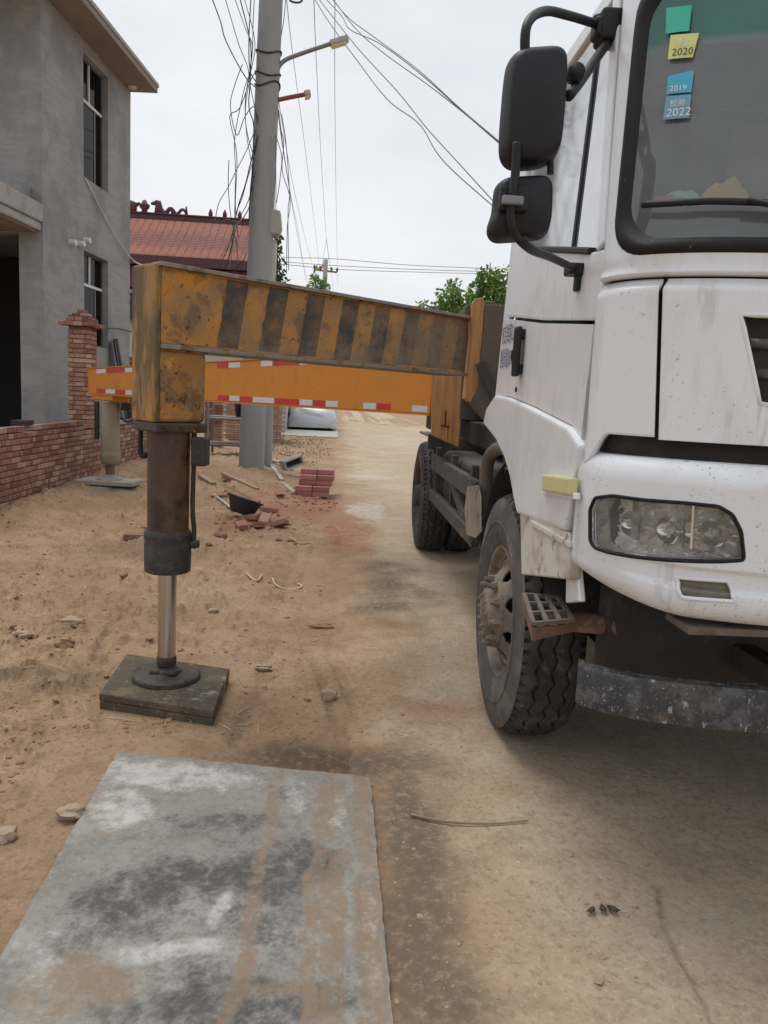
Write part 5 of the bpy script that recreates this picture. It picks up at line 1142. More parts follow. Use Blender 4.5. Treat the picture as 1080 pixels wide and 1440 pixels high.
# ================================================================== GREY HOUSE
HA = math.radians(5); HO = np.array([-4.48, 12.05, 0]); HU = np.array([math.sin(HA), math.cos(HA), 0]); HV = np.array([-math.cos(HA), math.sin(HA), 0])   # along the side wall, along the front
house = thing('grey_house', tuple(HO), 'unfinished two storey house with bare grey cement render', 'house')
def hp(u, v, z): return HO+HU*u+HV*v+UPV*z
def hbox(u0, u1, v0, v1, z0, z1): return obox(hp((u0+u1)/2, (v0+v1)/2, (z0+z1)/2), HU, HV, UPV, u1-u0, v1-v0, z1-z0)
def side_uz(px): p = onplane(*px, HO, HV); return float((p-HO)@HU), float(p[2])
uA = side_uz((118, 300))[0]; uB = side_uz((152, 300))[0]; uE = side_uz((183, 300))[0]
zu1 = (side_uz((118, 75))[1]+side_uz((152, 108))[1])/2; zu0 = (side_uz((118, 248))[1]+side_uz((152, 272))[1])/2
zl1 = (side_uz((118, 352))[1]+side_uz((152, 367))[1])/2; zl0 = side_uz((118, 474))[1]-.12
zR = side_uz((181, 126))[1]
HT = .24
BOARD0 = M('dark_window_frame', (.10, .10, .105), .6, var=.1)
# side wall round two window openings
for i, b in enumerate([hbox(0, uA, 0, HT, -.1, zR), hbox(uB, uE, 0, HT, -.1, zR), hbox(uA, uB, 0, HT, -.1, zl0), hbox(uA, uB, 0, HT, zl1, zu0), hbox(uA, uB, 0, HT, zu1, zR)]): obj('wall', b, CEMENT, house)
for (z0, z1) in ((zu0, zu1), (zl0, zl1)):
    fr = .032; d0, d1 = .10, .14
    W = obj('window', join(hbox(uA, uA+fr, d0, d1, z0, z1), hbox(uB-fr, uB, d0, d1, z0, z1), hbox(uA+fr, uB-fr, d0, d1, z0, z0+fr), hbox(uA+fr, uB-fr, d0, d1, z1-fr, z1)), BOARD0, house)
    zt_ = z0+(z1-z0)*.66
    obj('transom', hbox(uA+fr, uB-fr, d0-.005, d1, zt_-.022, zt_+.022), FRAMEW, W)
    obj('mullion', hbox((uA+uB)/2-.06, (uA+uB)/2-.02, d0, d1-.005, zt_+.03, z1-fr), FRAMEW, W); obj('mullion', hbox(uB-.32, uB-.285, d0+.01, d1-.005, z0+fr, zt_-.03), GALV, W)
    obj('pane', hbox(uA+fr, uB-fr, d0+.022, d0+.028, z0+fr, z1-fr), HGLASS, W)
# front facade: upper wall, pier, opening
VW = 4.6
ROOMSHADE = M('painted_room_shade', (.025, .025, .027), .95, var=.1)  # near-black colour put in for the shade of the unlit rooms
obj('wall', hbox(0, HT, HT, VW, 3.60, zR), CEMENT, house)
pierw = .36
obj('wall', hbox(.0, HT, HT, pierw, -.1, 3.60), CEMENT, house)
obj('wall', hbox(.0, HT, VW-.8, VW, -.1, 3.60), CEMENT, house)
obj('wall', hbox(uE-HT, uE, HT, VW, -.1, zR), CEMENT, house); obj('wall', hbox(HT, uE-HT, VW-HT, VW, -.1, zR), CEMENT, house)
obj('floor_slab', hbox(HT, uE-HT, HT, VW-HT, 3.75, 3.95), CEMENT, house); obj('floor_slab', hbox(-.1, uE-HT, pierw, VW-HT, .15, .30), ROOMSHADE, house)
obj('partition', hbox(1.0, uE-HT-.02, .62, .70, .31, 3.74), ROOMSHADE, house); obj('partition', hbox(HT+.02, uE-HT-.02, .62, .70, 3.96, zR-.02), ROOMSHADE, house)  # added to block the view in through the windows, coloured as room shade
obj('partition', hbox(uE-HT-.12, uE-HT-.02, .72, VW-HT-.02, .31, 3.74), ROOMSHADE, house)
# canopy over the opening
zc = 3.66; obj('canopy', join(hbox(-1.25, -.002, -.01, VW, zc+.10, zc+.36), hbox(-1.15, -.002, .02, VW, zc-.02, zc+.10)), CEMENTP, house, bevel=.02)
obj('canopy_kerb', hbox(-.62, -.003, .16, VW, zc+.36, zc+.60), CEMENT, house, bevel=.02)
obj('canopy_soffit', hbox(-1.1, -.004, .08, VW, zc-.045, zc-.021), SOFFIT, house)
# roof slab with wide eaves
OV = .86
et = onz(222, 130, zR+.02); rel_ = et-HO; eu, ev = float(rel_@HU), float(rel_@HV)
obj('eaves', hbox(-1.2, eu, ev, VW+.5, zR+.002, zR+.10), SOFFIT, house, bevel=.01); obj('roof_edge', hbox(-1.22, eu+.02, ev-.02, VW+.52, zR+.101, zR+.17), CEMENTP, house, bevel=.01)
pu = side_uz((174, 98)); obj('eaves_lamp', lathe(hp(pu[0]+.1, -.12, zR-.02), UPV, [(-.02, .05), (0, .08), (.02, .08)], 14), FRAMEW, house)
# fittings on the wall, cable
for px in ((98, 341), (110, 343), (118, 338)):
    u, z = side_uz(px); obj('pipe_stub', lathe(hp(u, .02, z), -HV, [(0, .05), (.12, .05), (.13, .04)], 12), FRAMEW, house)
cb = [hp(*([side_uz((118, 250))[0], -.02]), side_uz((118, 250))[1]), hp(side_uz((150, 315))[0], -.04, side_uz((150, 315))[1]), hp(side_uz((182, 365))[0], -.06, side_uz((182, 365))[1]), np.array([-4.2, 17.2, 4.0])]
c1 = obj('service_cable', tube(smoothpath(cb, 6), .012, 6), FRAMEW, smooth=True); tag(c1, 'thin white cable running down across the grey house wall', 'cable')
c2 = obj('service_cable', tube(smoothpath([hp(side_uz((100, 466))[0], -.03, side_uz((100, 466))[1]), hp(side_uz((160, 462))[0], -.1, side_uz((160, 462))[1]), np.array([-4.0, 17, 2.45])], 6), .012, 6), CABLE, smooth=True); tag(c2, 'thin dark cable strung level across the grey house side wall', 'cable')
u1, z1 = side_uz((158, 482)); BOARD = M('grey_board', (.13, .13, .135), .8, var=.2, scale=6)
for k, (pa, pb) in enumerate([((154, 480), (160, 560)), ((158, 478), (168, 560)), ((160, 476), (176, 560))]):
    ua, za = side_uz(pa); ub, zb2 = side_uz(pb); o = obj('leaning_board', beam(hp(ua, -.04, za), hp(ua+.05+.12*k, -.32, .12), .10, .03), BOARD); tag(o, 'grey board leaning against the house wall below the lower window', 'board', 'boards leaning on the house')

# ================================================================== RED-ROOFED HOUSE BEHIND
YR = 30.; rh = thing('tiled_house', (-9, YR+3, 0), 'house with red tiled roof and carved ridge ornaments behind the utility pole', 'house')
TILE = M('red_roof_tile', (.55, .30, .245), .9, var=.15, scale=3, layers=[((.43, .22, .18), .5, .64, 4, .6), ((.60, .38, .33), .54, .66, 7, .5)]); TRIM = M('dark_maroon_trim', (.085, .032, .038), .7, var=.2, scale=5); FASC = M('maroon_fascia', (.17, .045, .055), .7, var=.15, scale=4); PALEW = M('pale_wall_tile', (.42, .41, .39), .7, var=.12, scale=5)
zE = ony(250, 362, YR)[2]; zRd = ony(250, 312, YR+3.2)[2]; xl = -16.; xr = ony(366, 330, YR+1.5)[0]
def roofp(x_, t): return np.array([x_, YR+3.2*t, zE+(zRd-zE)*(t**1.15)])
rows = []; nr_ = 22
for r in range(nr_):
    t0_, t1_ = r/nr_, (r+1.12)/nr_; a, b = roofp(0, t0_), roofp(0, min(t1_, 1))
    for k in range(int((xr-xl)/.30)):
        x0 = xl+k*.30; rows.append((np.array([[x0, a[1]-.02, a[2]+.085], [x0+.15, a[1]-.025, a[2]+.095], [x0+.285, a[1]-.02, a[2]+.085], [x0, b[1], b[2]], [x0+.15, b[1], b[2]+.01], [x0+.285, b[1], b[2]], [x0, a[1]-.02, a[2]+.01], [x0+.285, a[1]-.02, a[2]+.01]]), [(0, 1, 4, 3), (1, 2, 5, 4), (6, 7, 2, 1, 0)]))
o = obj('roof_tiles', join(*rows), TILE, rh); o['kind'] = 'stuff'
obj('roof_deck', prism([(xl, YR+.05, zE-.02), (xl, YR+3.2, zRd-.02), (xl, YR+6.3, zE-.02)], (xr-xl, 0, 0)), TRIM, rh)
obj('ridge', join(box(xl, xr+.1, YR+3.1, YR+3.35, zRd-.02, zRd+.22), box(xl, xr+.1, YR+3.04, YR+3.41, zRd+.22, zRd+.28)), TRIM, rh, bevel=.02)
obj('eaves_board', box(xl, xr+.15, YR-.05, YR+.1, zE-.32, zE+.02), TRIM, rh); obj('fascia', box(xl, xr+.05, YR+.35, YR+.5, zE-1.1, zE-.33), FASC, rh)
obj('wall', box(xl, xr, YR+.9, YR+6, 0, zE-.33), PALEW, rh); obj('upper_wall', box(xl+.01, xr-.01, YR+.52, YR+.9, zE-1.1, zE-.34), FASC, rh)
def orn(px, kind):
    p = ony(px, 305, YR+3.2); x0 = p[0]; z0 = zRd+.28
    if kind == 'dragon':
        w_ = (ony(260, 305, YR+3.2)[0]-ony(220, 305, YR+3.2)[0]); pts = [(x0+w_*t, YR+3.22, z0+.12+.10*math.sin(t*15+1.2)+(.25 if t < .08 else 0)*(1-t/.08)) for t in np.linspace(0, 1, 30)]
        obj('ridge_ornament', join(tube(pts, np.linspace(.11, .05, 30), 8), tube([(x0, YR+3.22, z0-.03), (x0-.02, YR+3.22, z0+.5)], [.16, .07], 8), tube([(x0-.02, YR+3.22, z0+.42), (x0-.28, YR+3.22, z0+.36)], [.12, .05], 8), tube([(x0+w_*.5, YR+3.22, z0), (x0+w_*.5, YR+3.22, z0+.25)], .06, 6), tube([(x0+w_, YR+3.22, z0-.03), (x0+w_*.99, YR+3.22, z0+.35)], [.08, .03], 6)), TRIM, rh, smooth=True)
    elif kind == 'finial': obj('ridge_ornament', lathe((x0, YR+3.22, z0), UPV, [(-.02, .16), (.1, .1), (.2, .2), (.3, .22), (.36, .12), (.46, .08), (.5, .02)], 12), TRIM, rh, smooth=True)
    elif kind == 'small': obj('ridge_ornament', lathe((x0, YR+3.22, z0), UPV, [(-.02, .08), (.15, .09), (.25, .05), (.32, .02)], 8), TRIM, rh, smooth=True)
    else: obj('ridge_ornament', join(tube([(x0, YR+3.22, z0-.02), (x0+.05, YR+3.22, z0+.3), (x0-.2, YR+3.22, z0+.42)], [.18, .15, .08], 8), tube([(x0, YR+3.22, z0+.2), (x0+.3, YR+3.22, z0+.36)], [.12, .05], 6)), TRIM, rh, smooth=True)
orn(186, 'bird'); orn(203, 'finial'); orn(222, 'dragon'); orn(296, 'small'); orn(337, 'small'); orn(316, 'small')
# its facade seen between the grey house and the outrigger head
WIN = M('dark_glazing', (.02, .022, .028), .15, var=.2)
def fx(px): return ony(px, 450, YR+.85)[0]
def fz(py): return ony(192, py, YR+.85)[2]
for k in range(5):
    xa = fx(186)-2.3*k if k < 4 else fx(216); obj('window', box(xa-.6, xa+.75, YR+.86, YR+.92, fz(408), fz(378)), WIN, rh); obj('balcony_rail', box(xa-.7, xa+.85, YR+.6, YR+.66, fz(413), fz(408)), PALEW, rh); obj('lintel', box(xa-.7, xa+.85, YR+.78, YR+.84, fz(401), fz(396)), PALEW, rh)
    for j in range(6): obj('baluster', lathe((xa-.6+.25*j, YR+.63, 0), UPV, [(fz(428), .06), (fz(421), .10), (fz(414), .05)], 8), PALEW, rh, smooth=True)
    obj('arch_panel', box(xa-.7, xa+.85, YR+.7, YR+.80, fz(448), fz(428)), PALEW, rh); obj('arch_opening', lathe((xa, YR+.69, fz(437)), (0, -1, 0), [(0, .32), (.012, .32)], 16), WIN, rh)
    for j in range(4): obj('bracket', box(xa-.55+.35*j, xa-.43+.35*j, YR+.60, YR+.69, fz(453), fz(446)), PALEW, rh)
dkb = thing('brick_stack', (fx(190)*.62, 19.6, 0), 'dark stack of bricks behind the far end of the low brick wall', 'brick stack')
c_ = ony(192, 520, 19.6); nb = 0
V = []
for r in range(30):
    for k in range(5):
        if random.random() < .03: continue
        V.append(obox((c_[0]-.35+.25*k+(.05 if r % 2 else 0), 19.6+random.uniform(-.01, .01), .05+r*.072), (1, 0, 0), (0, 1, 0), UPV, .235, .4, .058))
obj('mortar_core', box(c_[0]-.45, c_[0]+.75, 19.48, 19.72, 0, 2.1), MORTAR, dkb); o = obj('stacked_bricks', join(*V), BRICK, dkb); o['kind'] = 'stuff'

# ---- things seen under the beams
c_ = onz(300, 640); bx0 = ony(289, 590, 20.)[0]; bx1 = ony(313, 590, 20.)[0]
bp2 = thing('brick_stack', ((bx0+bx1)/2, 20, 0), 'tall dark red brick stack standing behind the metal rack', 'brick stack')
V = [obox(((bx0+bx1)/2+(k-.5)*.23, 20, .04+r*.068), (1, 0, 0), (0, 1, 0), UPV, .215, .24, .055) for r in range(20) for k in range(2)]
obj('mortar_core', box(bx0+.01, bx1-.01, 19.91, 20.1, 0, 1.4), MORTAR, bp2); o = obj('stacked_bricks', join(*V), BRICK, bp2); o['kind'] = 'stuff'
pw0 = ony(312, 590, 23.)[0]; pw1 = ony(372, 590, 23.)[0]
PINKB = brickmat('pale_brick', [(.40, .24, .19), (.44, .29, .23), (.36, .21, .165)])
bw2 = thing('brick_wall', ((pw0+pw1)/2, 23, 0), 'pale pink brick wall beyond the utility pole', 'brick wall')
V = [box(pw0+k*.25+(.12 if r % 2 else 0), pw0+k*.25+.238+(.12 if r % 2 else 0), 22.97, 23.2, r*.068, r*.068+.056) for r in range(25) for k in range(7)]
obj('mortar_core', box(pw0+.13, pw1, 22.985, 23.19, 0, 1.7), MORTAR, bw2); o = obj('wall_bricks', join(*V), PINKB, bw2); o['kind'] = 'stuff'
RACKM = M('pale_rusty_tube', (.24, .22, .20), .6, .2, var=.2, scale=14, layers=[((.16, .08, .05), .5, .7, 12, .6)])
def rackp(px, py): return ony(px, py, 17.6)
a = rackp(291, 560); rk = thing('scaffold_rack', (a[0]+.5, 17.9, float(gz(a[0]+.5, 17.9))), 'low tubular metal scaffold frame standing by the dark brick stack', 'scaffold frame')
xl_, xr_ = rackp(292, 600)[0], rackp(352, 600)[0]; z1_, z2_ = rackp(320, 589)[2], rackp(320, 626)[2]
for x_ in (xl_, xr_):
    for y_ in (17.6, 18.3): obj('leg', cyl((x_, y_, -.05), (x_, y_, 1.35), .03, 10), RACKM, rk)
for z_ in (z1_, z2_):
    for y_ in (17.6, 18.3): obj('rail', cyl((xl_, y_, z_), (xr_, y_, z_), .028, 10), RACKM, rk)
    obj('deck_board', box(xl_, xr_, 17.65, 18.25, z_+.028, z_+.05), RACKM, rk)
bk = lathe((rackp(338, 580)[0], 17.9, z1_+.05), UPV, [(0, .14), (.3, .18), (.31, .17)], 16); o = obj('bucket', bk, BLACKP, smooth=True); tag(o, 'black bucket standing on the tubular scaffold frame', 'bucket')

# white roadside house with maroon door
wx0, wx1 = ony(372, 590, 31.5)[0], ony(402, 590, 31.5)[0]
wh = thing('white_building', ((wx0+wx1)/2, 33, 0), 'small white roadside building with a maroon door beside the covered car', 'building')
WW = M('white_render', (.55, .55, .53), .85, var=.08, scale=2, layers=[((.36, .34, .31), .5, .7, 2, .5)])
obj('wall', box(wx0-3.5, wx1, 31.5, 36, -.1, 2.75), WW, wh); obj('roof', box(wx0-3.7, wx1+.2, 31.3, 36.2, 2.75, 2.95), CEMENTP, wh)
d0, d1 = ony(383, 590, 31.48)[0], ony(393, 590, 31.48)[0]; dr = obj('door', box(d0, d1, 31.46, 31.52, .05, 2.2), FASC, wh, bevel=.01); obj('handle', box(d1-.07, d1-.04, 31.43, 31.46, 1.0, 1.15), GALV, dr)
obj('pillar', box(ony(394, 590, 31.4)[0], wx1+.03, 31.3, 31.5, -.1, 2.7), PALEW, wh)
ap = struct('concrete_apron', box(wx0-3, ony(475, 610, 29)[0], 27.6, 36, -.05, .035), M('apron_concrete', (.40, .385, .35), .9, var=.12, scale=2, bump=(.2, 30, .01)))
# covered car
COVER = M('silver_car_cover', (.50, .52, .53), .38, .35, var=.12, scale=6, bump=(.4, 5, .06))
def cover():
    cx, y0, y1 = ony(438, 590, 32.5)[0], 32.3, 36.7; n, m_ = 60, 40; V = []
    for i in range(m_+1):
        t = i/m_; yy = y0+(y1-y0)*t; hh = (.86+.62*math.sin(PI*min(1, max(0, (t-.02)/.93)))**.8 if True else 1); ww = 1.03*(1-.10*abs(2*t-1)**4); drop = .14 if 0 < i < m_ else .14
        e = min(1, math.sin(PI*min(max(t, .0), 1))*7+.84) 
        for j in range(n+1):
            a = PI*j/n; ca, sa = math.cos(a), math.sin(a); X = np.sign(ca)*abs(ca)**.55*ww*e; Z = drop+(hh*e-drop)*abs(sa)**.5
            wr = .05*(float(vnoise(np.array(X*2.5+Z*4), np.array(yy*2.2+Z*3)))-.5)+.03*math.sin(Z*9+X*5+yy*3); V.append((cx+X+wr*np.sign(ca), yy+(wr*1.8 if t < .2 else wr*.5), max(.05, Z+wr*.6)))
    f = [(i*(n+1)+j, i*(n+1)+j+1, (i+1)*(n+1)+j+1, (i+1)*(n+1)+j) for i in range(m_) for j in range(n)]+[tuple(range(n, -1, -1)), tuple(m_*(n+1)+j for j in range(n+1))]
    return cx, V, f
cx, V, f = cover(); car = thing('covered_car', (cx, 34.5, 0), 'parked car under a wrinkled silver cover at the road side', 'car'); obj('cover', (V, f), COVER, car, smooth=True)
for sx in (-.78, .78):
    for yy in (33.2, 35.8): obj('wheel', lathe((cx+sx-.1, yy, .31), (1, 0, 0), [(0, .2), (.01, .30), (.19, .30), (.2, .2)], 24), RUBBER, car, smooth=False)
obj('underbody', box(cx-.85, cx+.85, 32.5, 36.5, .16, .5), DARKST, car)

# ================================================================== POLES, LAMPS, CABLES
pb = onz(353, 668, .0); gzp = float(gz(pb[0], pb[1])); PB_ = np.array([pb[0], pb[1], 0]); topx = ony(392, -260, pb[1])
pole = thing('utility_pole', (pb[0], pb[1], gzp-.1), 'thick round concrete utility pole standing on the dirt', 'utility pole')
ptop = np.array([ony(381, 0, pb[1])[0], pb[1], ony(381, 0, pb[1])[2]]); dirp = (ptop-PB_)/ptop[2]
def pc(z): return PB_+dirp*z
obj('shaft', tube([pc(-.2), pc(3), pc(6), pc(9), pc(11.5)], [.225, .213, .20, .187, .175], 40), CONC, pole, angle=50)
for py in (77, 108, 122):
    z = ony(378, py, pb[1])[2]; an = np.linspace(0, 2*PI, 40, endpoint=False); ring = np.array([pc(z+.05*math.sin(a*2+py))+np.array([.207*math.cos(a), .207*math.sin(a), 0]) for a in an]); obj('band', tube(ring, .014, 6, closed=True), DARKST, pole, smooth=True)
zx = ony(388, 10, pb[1])[2]
obj('crossarm', box(pb[0]-.9+dirp[0]*zx, pb[0]+1.3+dirp[0]*zx, pb[1]-.28, pb[1]-.2, zx+1.1, zx+1.2), GALV, pole)
def lamp(pxs, head, label, mat, base_px):
    Y = pb[1]; pts = smoothpath([ony(*p, Y-.02-.0*i) for i, p in enumerate(pxs)], 8); t = thing('street_lamp', tuple(ony(*base_px, Y)), label, 'street lamp', 'street lamps on the pole'); obj('arm', tube(pts, .035, 10), mat, t, smooth=True)
    if head:
        a, b = ony(*head[0], Y), ony(*head[1], Y); d = b-a; obj('lamp_head', join(obox((a+b)/2, d/np.linalg.norm(d), (0, 1, 0), np.cross(d/np.linalg.norm(d), (0, 1, 0)), np.linalg.norm(d), .16, .10)), LAMPG, t, bevel=.03, seg=3)
        obj('lens', obox((a+b)/2-UPV*.06, d/np.linalg.norm(d), (0, 1, 0), np.cross(d/np.linalg.norm(d), (0, 1, 0)), np.linalg.norm(d)*.8, .12, .03), AMBER, t, bevel=.008)
    return t
LAMPG = M('lamp_grey', (.40, .38, .37), .5, var=.1)
lamp([(388, 128), (388, 108), (391, 96), (402, 84), (430, 73), (466, 61)], ((464, 62), (490, 54)), 'curved grey street lamp arm with a long lamp head on the pole', GALV, (388, 128))
lamp([(386, 190), (386, 145), (390, 141), (412, 136), (434, 132)], ((428, 133), (437, 131)), 'short red street lamp arm below the long lamp on the pole', REDOX, (386, 190))
mb = [ony(*p, pb[1]-.12) for p in [(379, 292), (394, 296), (396, 320), (393, 330), (378, 328)]]
BOXM = M('weathered_meter_box', (.33, .34, .27), .7, var=.15, scale=6, layers=[((.20, .20, .15), .5, .7, 5, .5)])
mbx = obj('meter_box', prism(np.array(mb), (0, .2, 0)), BOXM, bevel=.02); tag(mbx, 'weathered pale meter box strapped to the concrete pole', 'meter box')
p2 = np.array([ony(373, 600, 14.7)[0], 14.7, float(gz(ony(373, 600, 14.7)[0], 14.7))-.1]); sp2 = thing('stub_pole', tuple(p2), 'shorter pale concrete post standing close behind the utility pole', 'post')
h2 = ony(379, 338, 14.7); obj('shaft', tube([p2, (h2[0]*.4+p2[0]*.6, 14.7, h2[2]*.4), h2], [.155, .145, .13], 24), CONC, sp2, angle=50)
obj('white_sleeve', tube([(h2[0]-.01, 14.7, h2[2]-.75), (h2[0]+.0, 14.7, h2[2]-.05)], .145, 24), PALEW, sp2, angle=50)
YF = 52.; fpb = ony(459, 560, YF); fp = thing('utility_pole', (ony(459, 420, YF)[0], YF, 0), 'distant thin utility pole with a crossarm down the road', 'utility pole')
fx_ = ony(458, 365, YF); obj('shaft', tube([(fx_[0], YF, 0), fx_], [.22, .15], 14), CONC, fp, smooth=True)
ca, cb_ = ony(441, 379, YF), ony(474, 383, YF); obj('crossarm', beam(ca, cb_, .1, .1), REDOX, fp)
for px in (442, 450, 466, 474): a = ony(px, 379+(px-441)*.12, YF); obj('insulator', lathe(a, UPV, [(.04, .05), (.15, .08), (.25, .06), (.3, .02)], 8), REDOX, fp, smooth=True)
obj('brace', beam(ony(450, 381, YF), ony(458, 365, YF), .08, .08), REDOX, fp)
def cable(pts, r, label, group, mat=CABLE, n=8, end=None):
    P = smoothpath([ony(*q) for q in pts], n)
    if end is not None:      # runs on past the truck
        d = P[-1]-P[-5]; d = d/np.linalg.norm(d); d2 = np.array([d[0], d[1], d[2]*.3]); P = np.concatenate([P, [P[-1]+d*.5, P[-1]+d*.9+d2*.4, P[-1]+d*1.2+d2*2.5, P[-1]+d*1.3+d2*6]])
    o = obj('overhead_cable', tube(P, r, 6), mat, smooth=True); return tag(o, label, 'cable', group)
yp = pb[1]
LBL_T = 'loose dark cable in the tangle hanging left of the concrete pole'
tang = [[(296, -8), (310, 30), (318, 58), (345, 108), (368, 130)], [(315, -8), (335, 60), (350, 105), (338, 150), (325, 160), (324, 172), (333, 220), (331, 290), (335, 335)],
        [(328, -8), (345, 40), (355, 70), (345, 140), (347, 190), (353, 225)], [(336, -8), (352, 60), (352, 110), (350, 150), (357, 180), (356, 250)], [(342, -8), (358, 55), (354, 95), (345, 120), (338, 150), (330, 195), (331, 240), (330, 300), (329, 330), (322, 380)],
        [(358, -8), (356, 30), (355, 70), (351, 110), (358, 150), (365, 180), (366, 250)], [(353, -8), (350, 60), (352, 100), (362, 118)], [(341, 90), (330, 120), (324, 150), (333, 190), (344, 165), (357, 150), (362, 175)],
        [(360, 180), (345, 215), (332, 240), (320, 265), (308, 285), (302, 312)], [(358, 205), (351, 235), (345, 260), (335, 290), (330, 315), (326, 345), (317, 380)], [(356, 225), (347, 255), (340, 280), (332, 300), (331, 325), (310, 362)], [(360, 240), (350, 280), (340, 300), (331, 312), (322, 345), (308, 375)],
        [(355, 250), (352, 285), (343, 305), (328, 322), (333, 340), (334, 372)], [(322, 225), (321, 260), (324, 300), (330, 330), (334, 355), (333, 385)], [(336, 312), (318, 309), (312, 314)], [(362, 190), (356, 230), (352, 270), (350, 310)],
        [(366, 90), (350, 120), (345, 165), (352, 205), (362, 230)], [(346, 355), (343, 365), (334, 375), (328, 382)]]
for k, t in enumerate(tang): cable([(x_, y_, yp-.25+.12*math.sin(k*1.7+i)) for i, (x_, y_) in enumerate(t)], .007 if k % 3 else .010, LBL_T, 'tangled cables beside the pole', CABLE if k % 2 else CABLEG)
LBL_D = 'thin cable dropping from the concrete pole to the distant pole'
for t in [[(402, -10, yp), (412, 80, 20), (428, 200, 30), (443, 320, 44), (450, 383, YF)], [(402, -10, yp), (400, 20, yp), (394, 60, yp)], [(441, -10, yp), (445, 90, 20), (452, 230, 32), (459, 335, 46), (463, 370, YF)], [(459, 336, 46), (455, 360, 49), (450, 385, YF)], [(471, -10, yp), (471, 150, 24), (473, 300, 42), (475, 400, 60)], [(459, 335, 46), (464, 370, 56), (469, 410, 70)],
          [(390, 130, yp), (398, 180, 18), (412, 260, 28), (428, 330, 40), (438, 370, YF)], [(390, 150, yp), (398, 210, 18), (411, 290, 28), (424, 360, 42), (434, 400, YF)], [(392, 155, yp), (400, 220, 18), (410, 280, 26), (420, 330, 36), (430, 395, 50)], [(387, 190, yp-.2), (388, 240, yp-.2), (388, 295, yp-.2)], [(388, 190, yp-.2), (396, 220, yp-.1), (394, 250, yp-.1), (389, 285, yp-.15)],
          [(391, 150, yp), (393, 175, yp+.2), (399, 200, yp+.4), (397, 240, yp+.4), (408, 280, yp+.6), (404, 320, yp+.5), (403, 385, yp+.5)], [(396, 160, yp), (402, 200, yp+.2), (407, 270, yp+.3), (405, 300, yp+.3), (406, 380, yp+.3)]]: cable(t, .007, LBL_D, 'cables running down the road', CABLEG)
LBL_C = 'service cable crossing the sky from the pole towards the truck'
for t in [[(440, -12, yp), (465, 20, 12.6), (505, 70, 11.8), (560, 130, 10.9), (600, 180, 10.3), (650, 235, 9.6), (720, 312, 8.9)], [(436, -12, yp), (462, 30, 12.6), (500, 82, 11.8), (545, 140, 10.9), (590, 175, 10.3), (625, 228, 9.7), (720, 313, 8.9)],
          [(460, -10, yp), (490, 25, 12.6), (530, 55, 11.9), (590, 100, 11), (650, 155, 10.1), (735, 226, 9)], [(462, -10, yp), (500, 40, 12.6), (540, 75, 11.8), (600, 118, 10.9), (650, 157, 10.1), (735, 227, 9)], [(450, -10, yp), (480, 22, 12.6), (493, 42, 12.2), (535, 62, 11.7), (590, 103, 11), (660, 165, 10), (735, 230, 9)]]: cable(t, .0065, LBL_C, 'service cables crossing the sky', CABLEG, end=True)
LBL_H = 'level line strung behind the trees from the distant crossarm'
for t in [[(330, 350, 60), (392, 361, 60), (470, 364, 60), (580, 373, 62), (720, 379, 64)], [(330, 362, 60), (398, 368, 60), (480, 374, 60), (590, 379, 62), (720, 383, 64)], [(330, 368, 60), (400, 372, 60), (480, 379, 60), (600, 383, 62), (720, 386, 64)]]: cable(t, .022, LBL_H, 'level lines in the distance', CABLEG)
cable([(404, -6, yp), (410, 2, yp), (422, 3, yp), (428, -6, yp)], .016, 'coil of dark cable hanging from the pole crossarm', 'tangled cables beside the pole')

# ================================================================== TREES
def leafmat(name, c, c2):
    mt = M(name, c, .6, var=.3, scale=2); n = mt.node_tree; N = n.nodes; K = n.links.new; b = N['Principled BSDF']; ge = N.new('ShaderNodeNewGeometry'); mx = N.new('ShaderNodeMix'); mx.data_type = 'RGBA'; K(ge.outputs['Random Per Island'], mx.inputs[0]); mx.inputs[6].default_value = (*c, 1); mx.inputs[7].default_value = (*c2, 1); K(mx.outputs[2], b.inputs['Base Color'])
    tr = N.new('ShaderNodeBsdfTranslucent'); K(mx.outputs[2], tr.inputs[0]); ms = N.new('ShaderNodeMixShader'); ms.inputs[0].default_value = .35; K(b.outputs[0], ms.inputs[1]); K(tr.outputs[0], ms.inputs[2]); K(ms.outputs[0], N['Material Output'].inputs[0]); return mt
BARK = M('bark', (.11, .085, .06), .9, var=.3, scale=14, bump=(.6, 30, .02))
LEAF = leafmat('bright_leaves', (.10, .20, .035), (.22, .36, .08)); LEAFD = leafmat('dark_leaves', (.03, .065, .02), (.06, .11, .035))
def leaves(cs, rs, n, size, seed, droop=.3):
    r = np.random.default_rng(seed); V = []; Fc = []; k = 0
    for c, rad, m_ in zip(cs, rs, n):
        d = r.normal(size=(m_, 3)); d /= np.linalg.norm(d, axis=1)[:, None]; p = c+d*np.asarray(rad)*(r.random((m_, 1))**.45)
        for q, dd in zip(p, d):
            a = dd*.6+r.normal(size=3)*.6; a[2] -= droop; a /= np.linalg.norm(a); b = np.cross(a, r.normal(size=3)); b /= np.linalg.norm(b); s = size*r.uniform(.6, 1.3); cN = np.cross(a, b)
            V += [q, q+a*s*.5+b*s*.26+cN*s*.05, q+a*s, q+a*s*.5-b*s*.26+cN*s*.05]; Fc.append((k, k+1, k+2, k+3)); k += 4
    return np.array(V), Fc
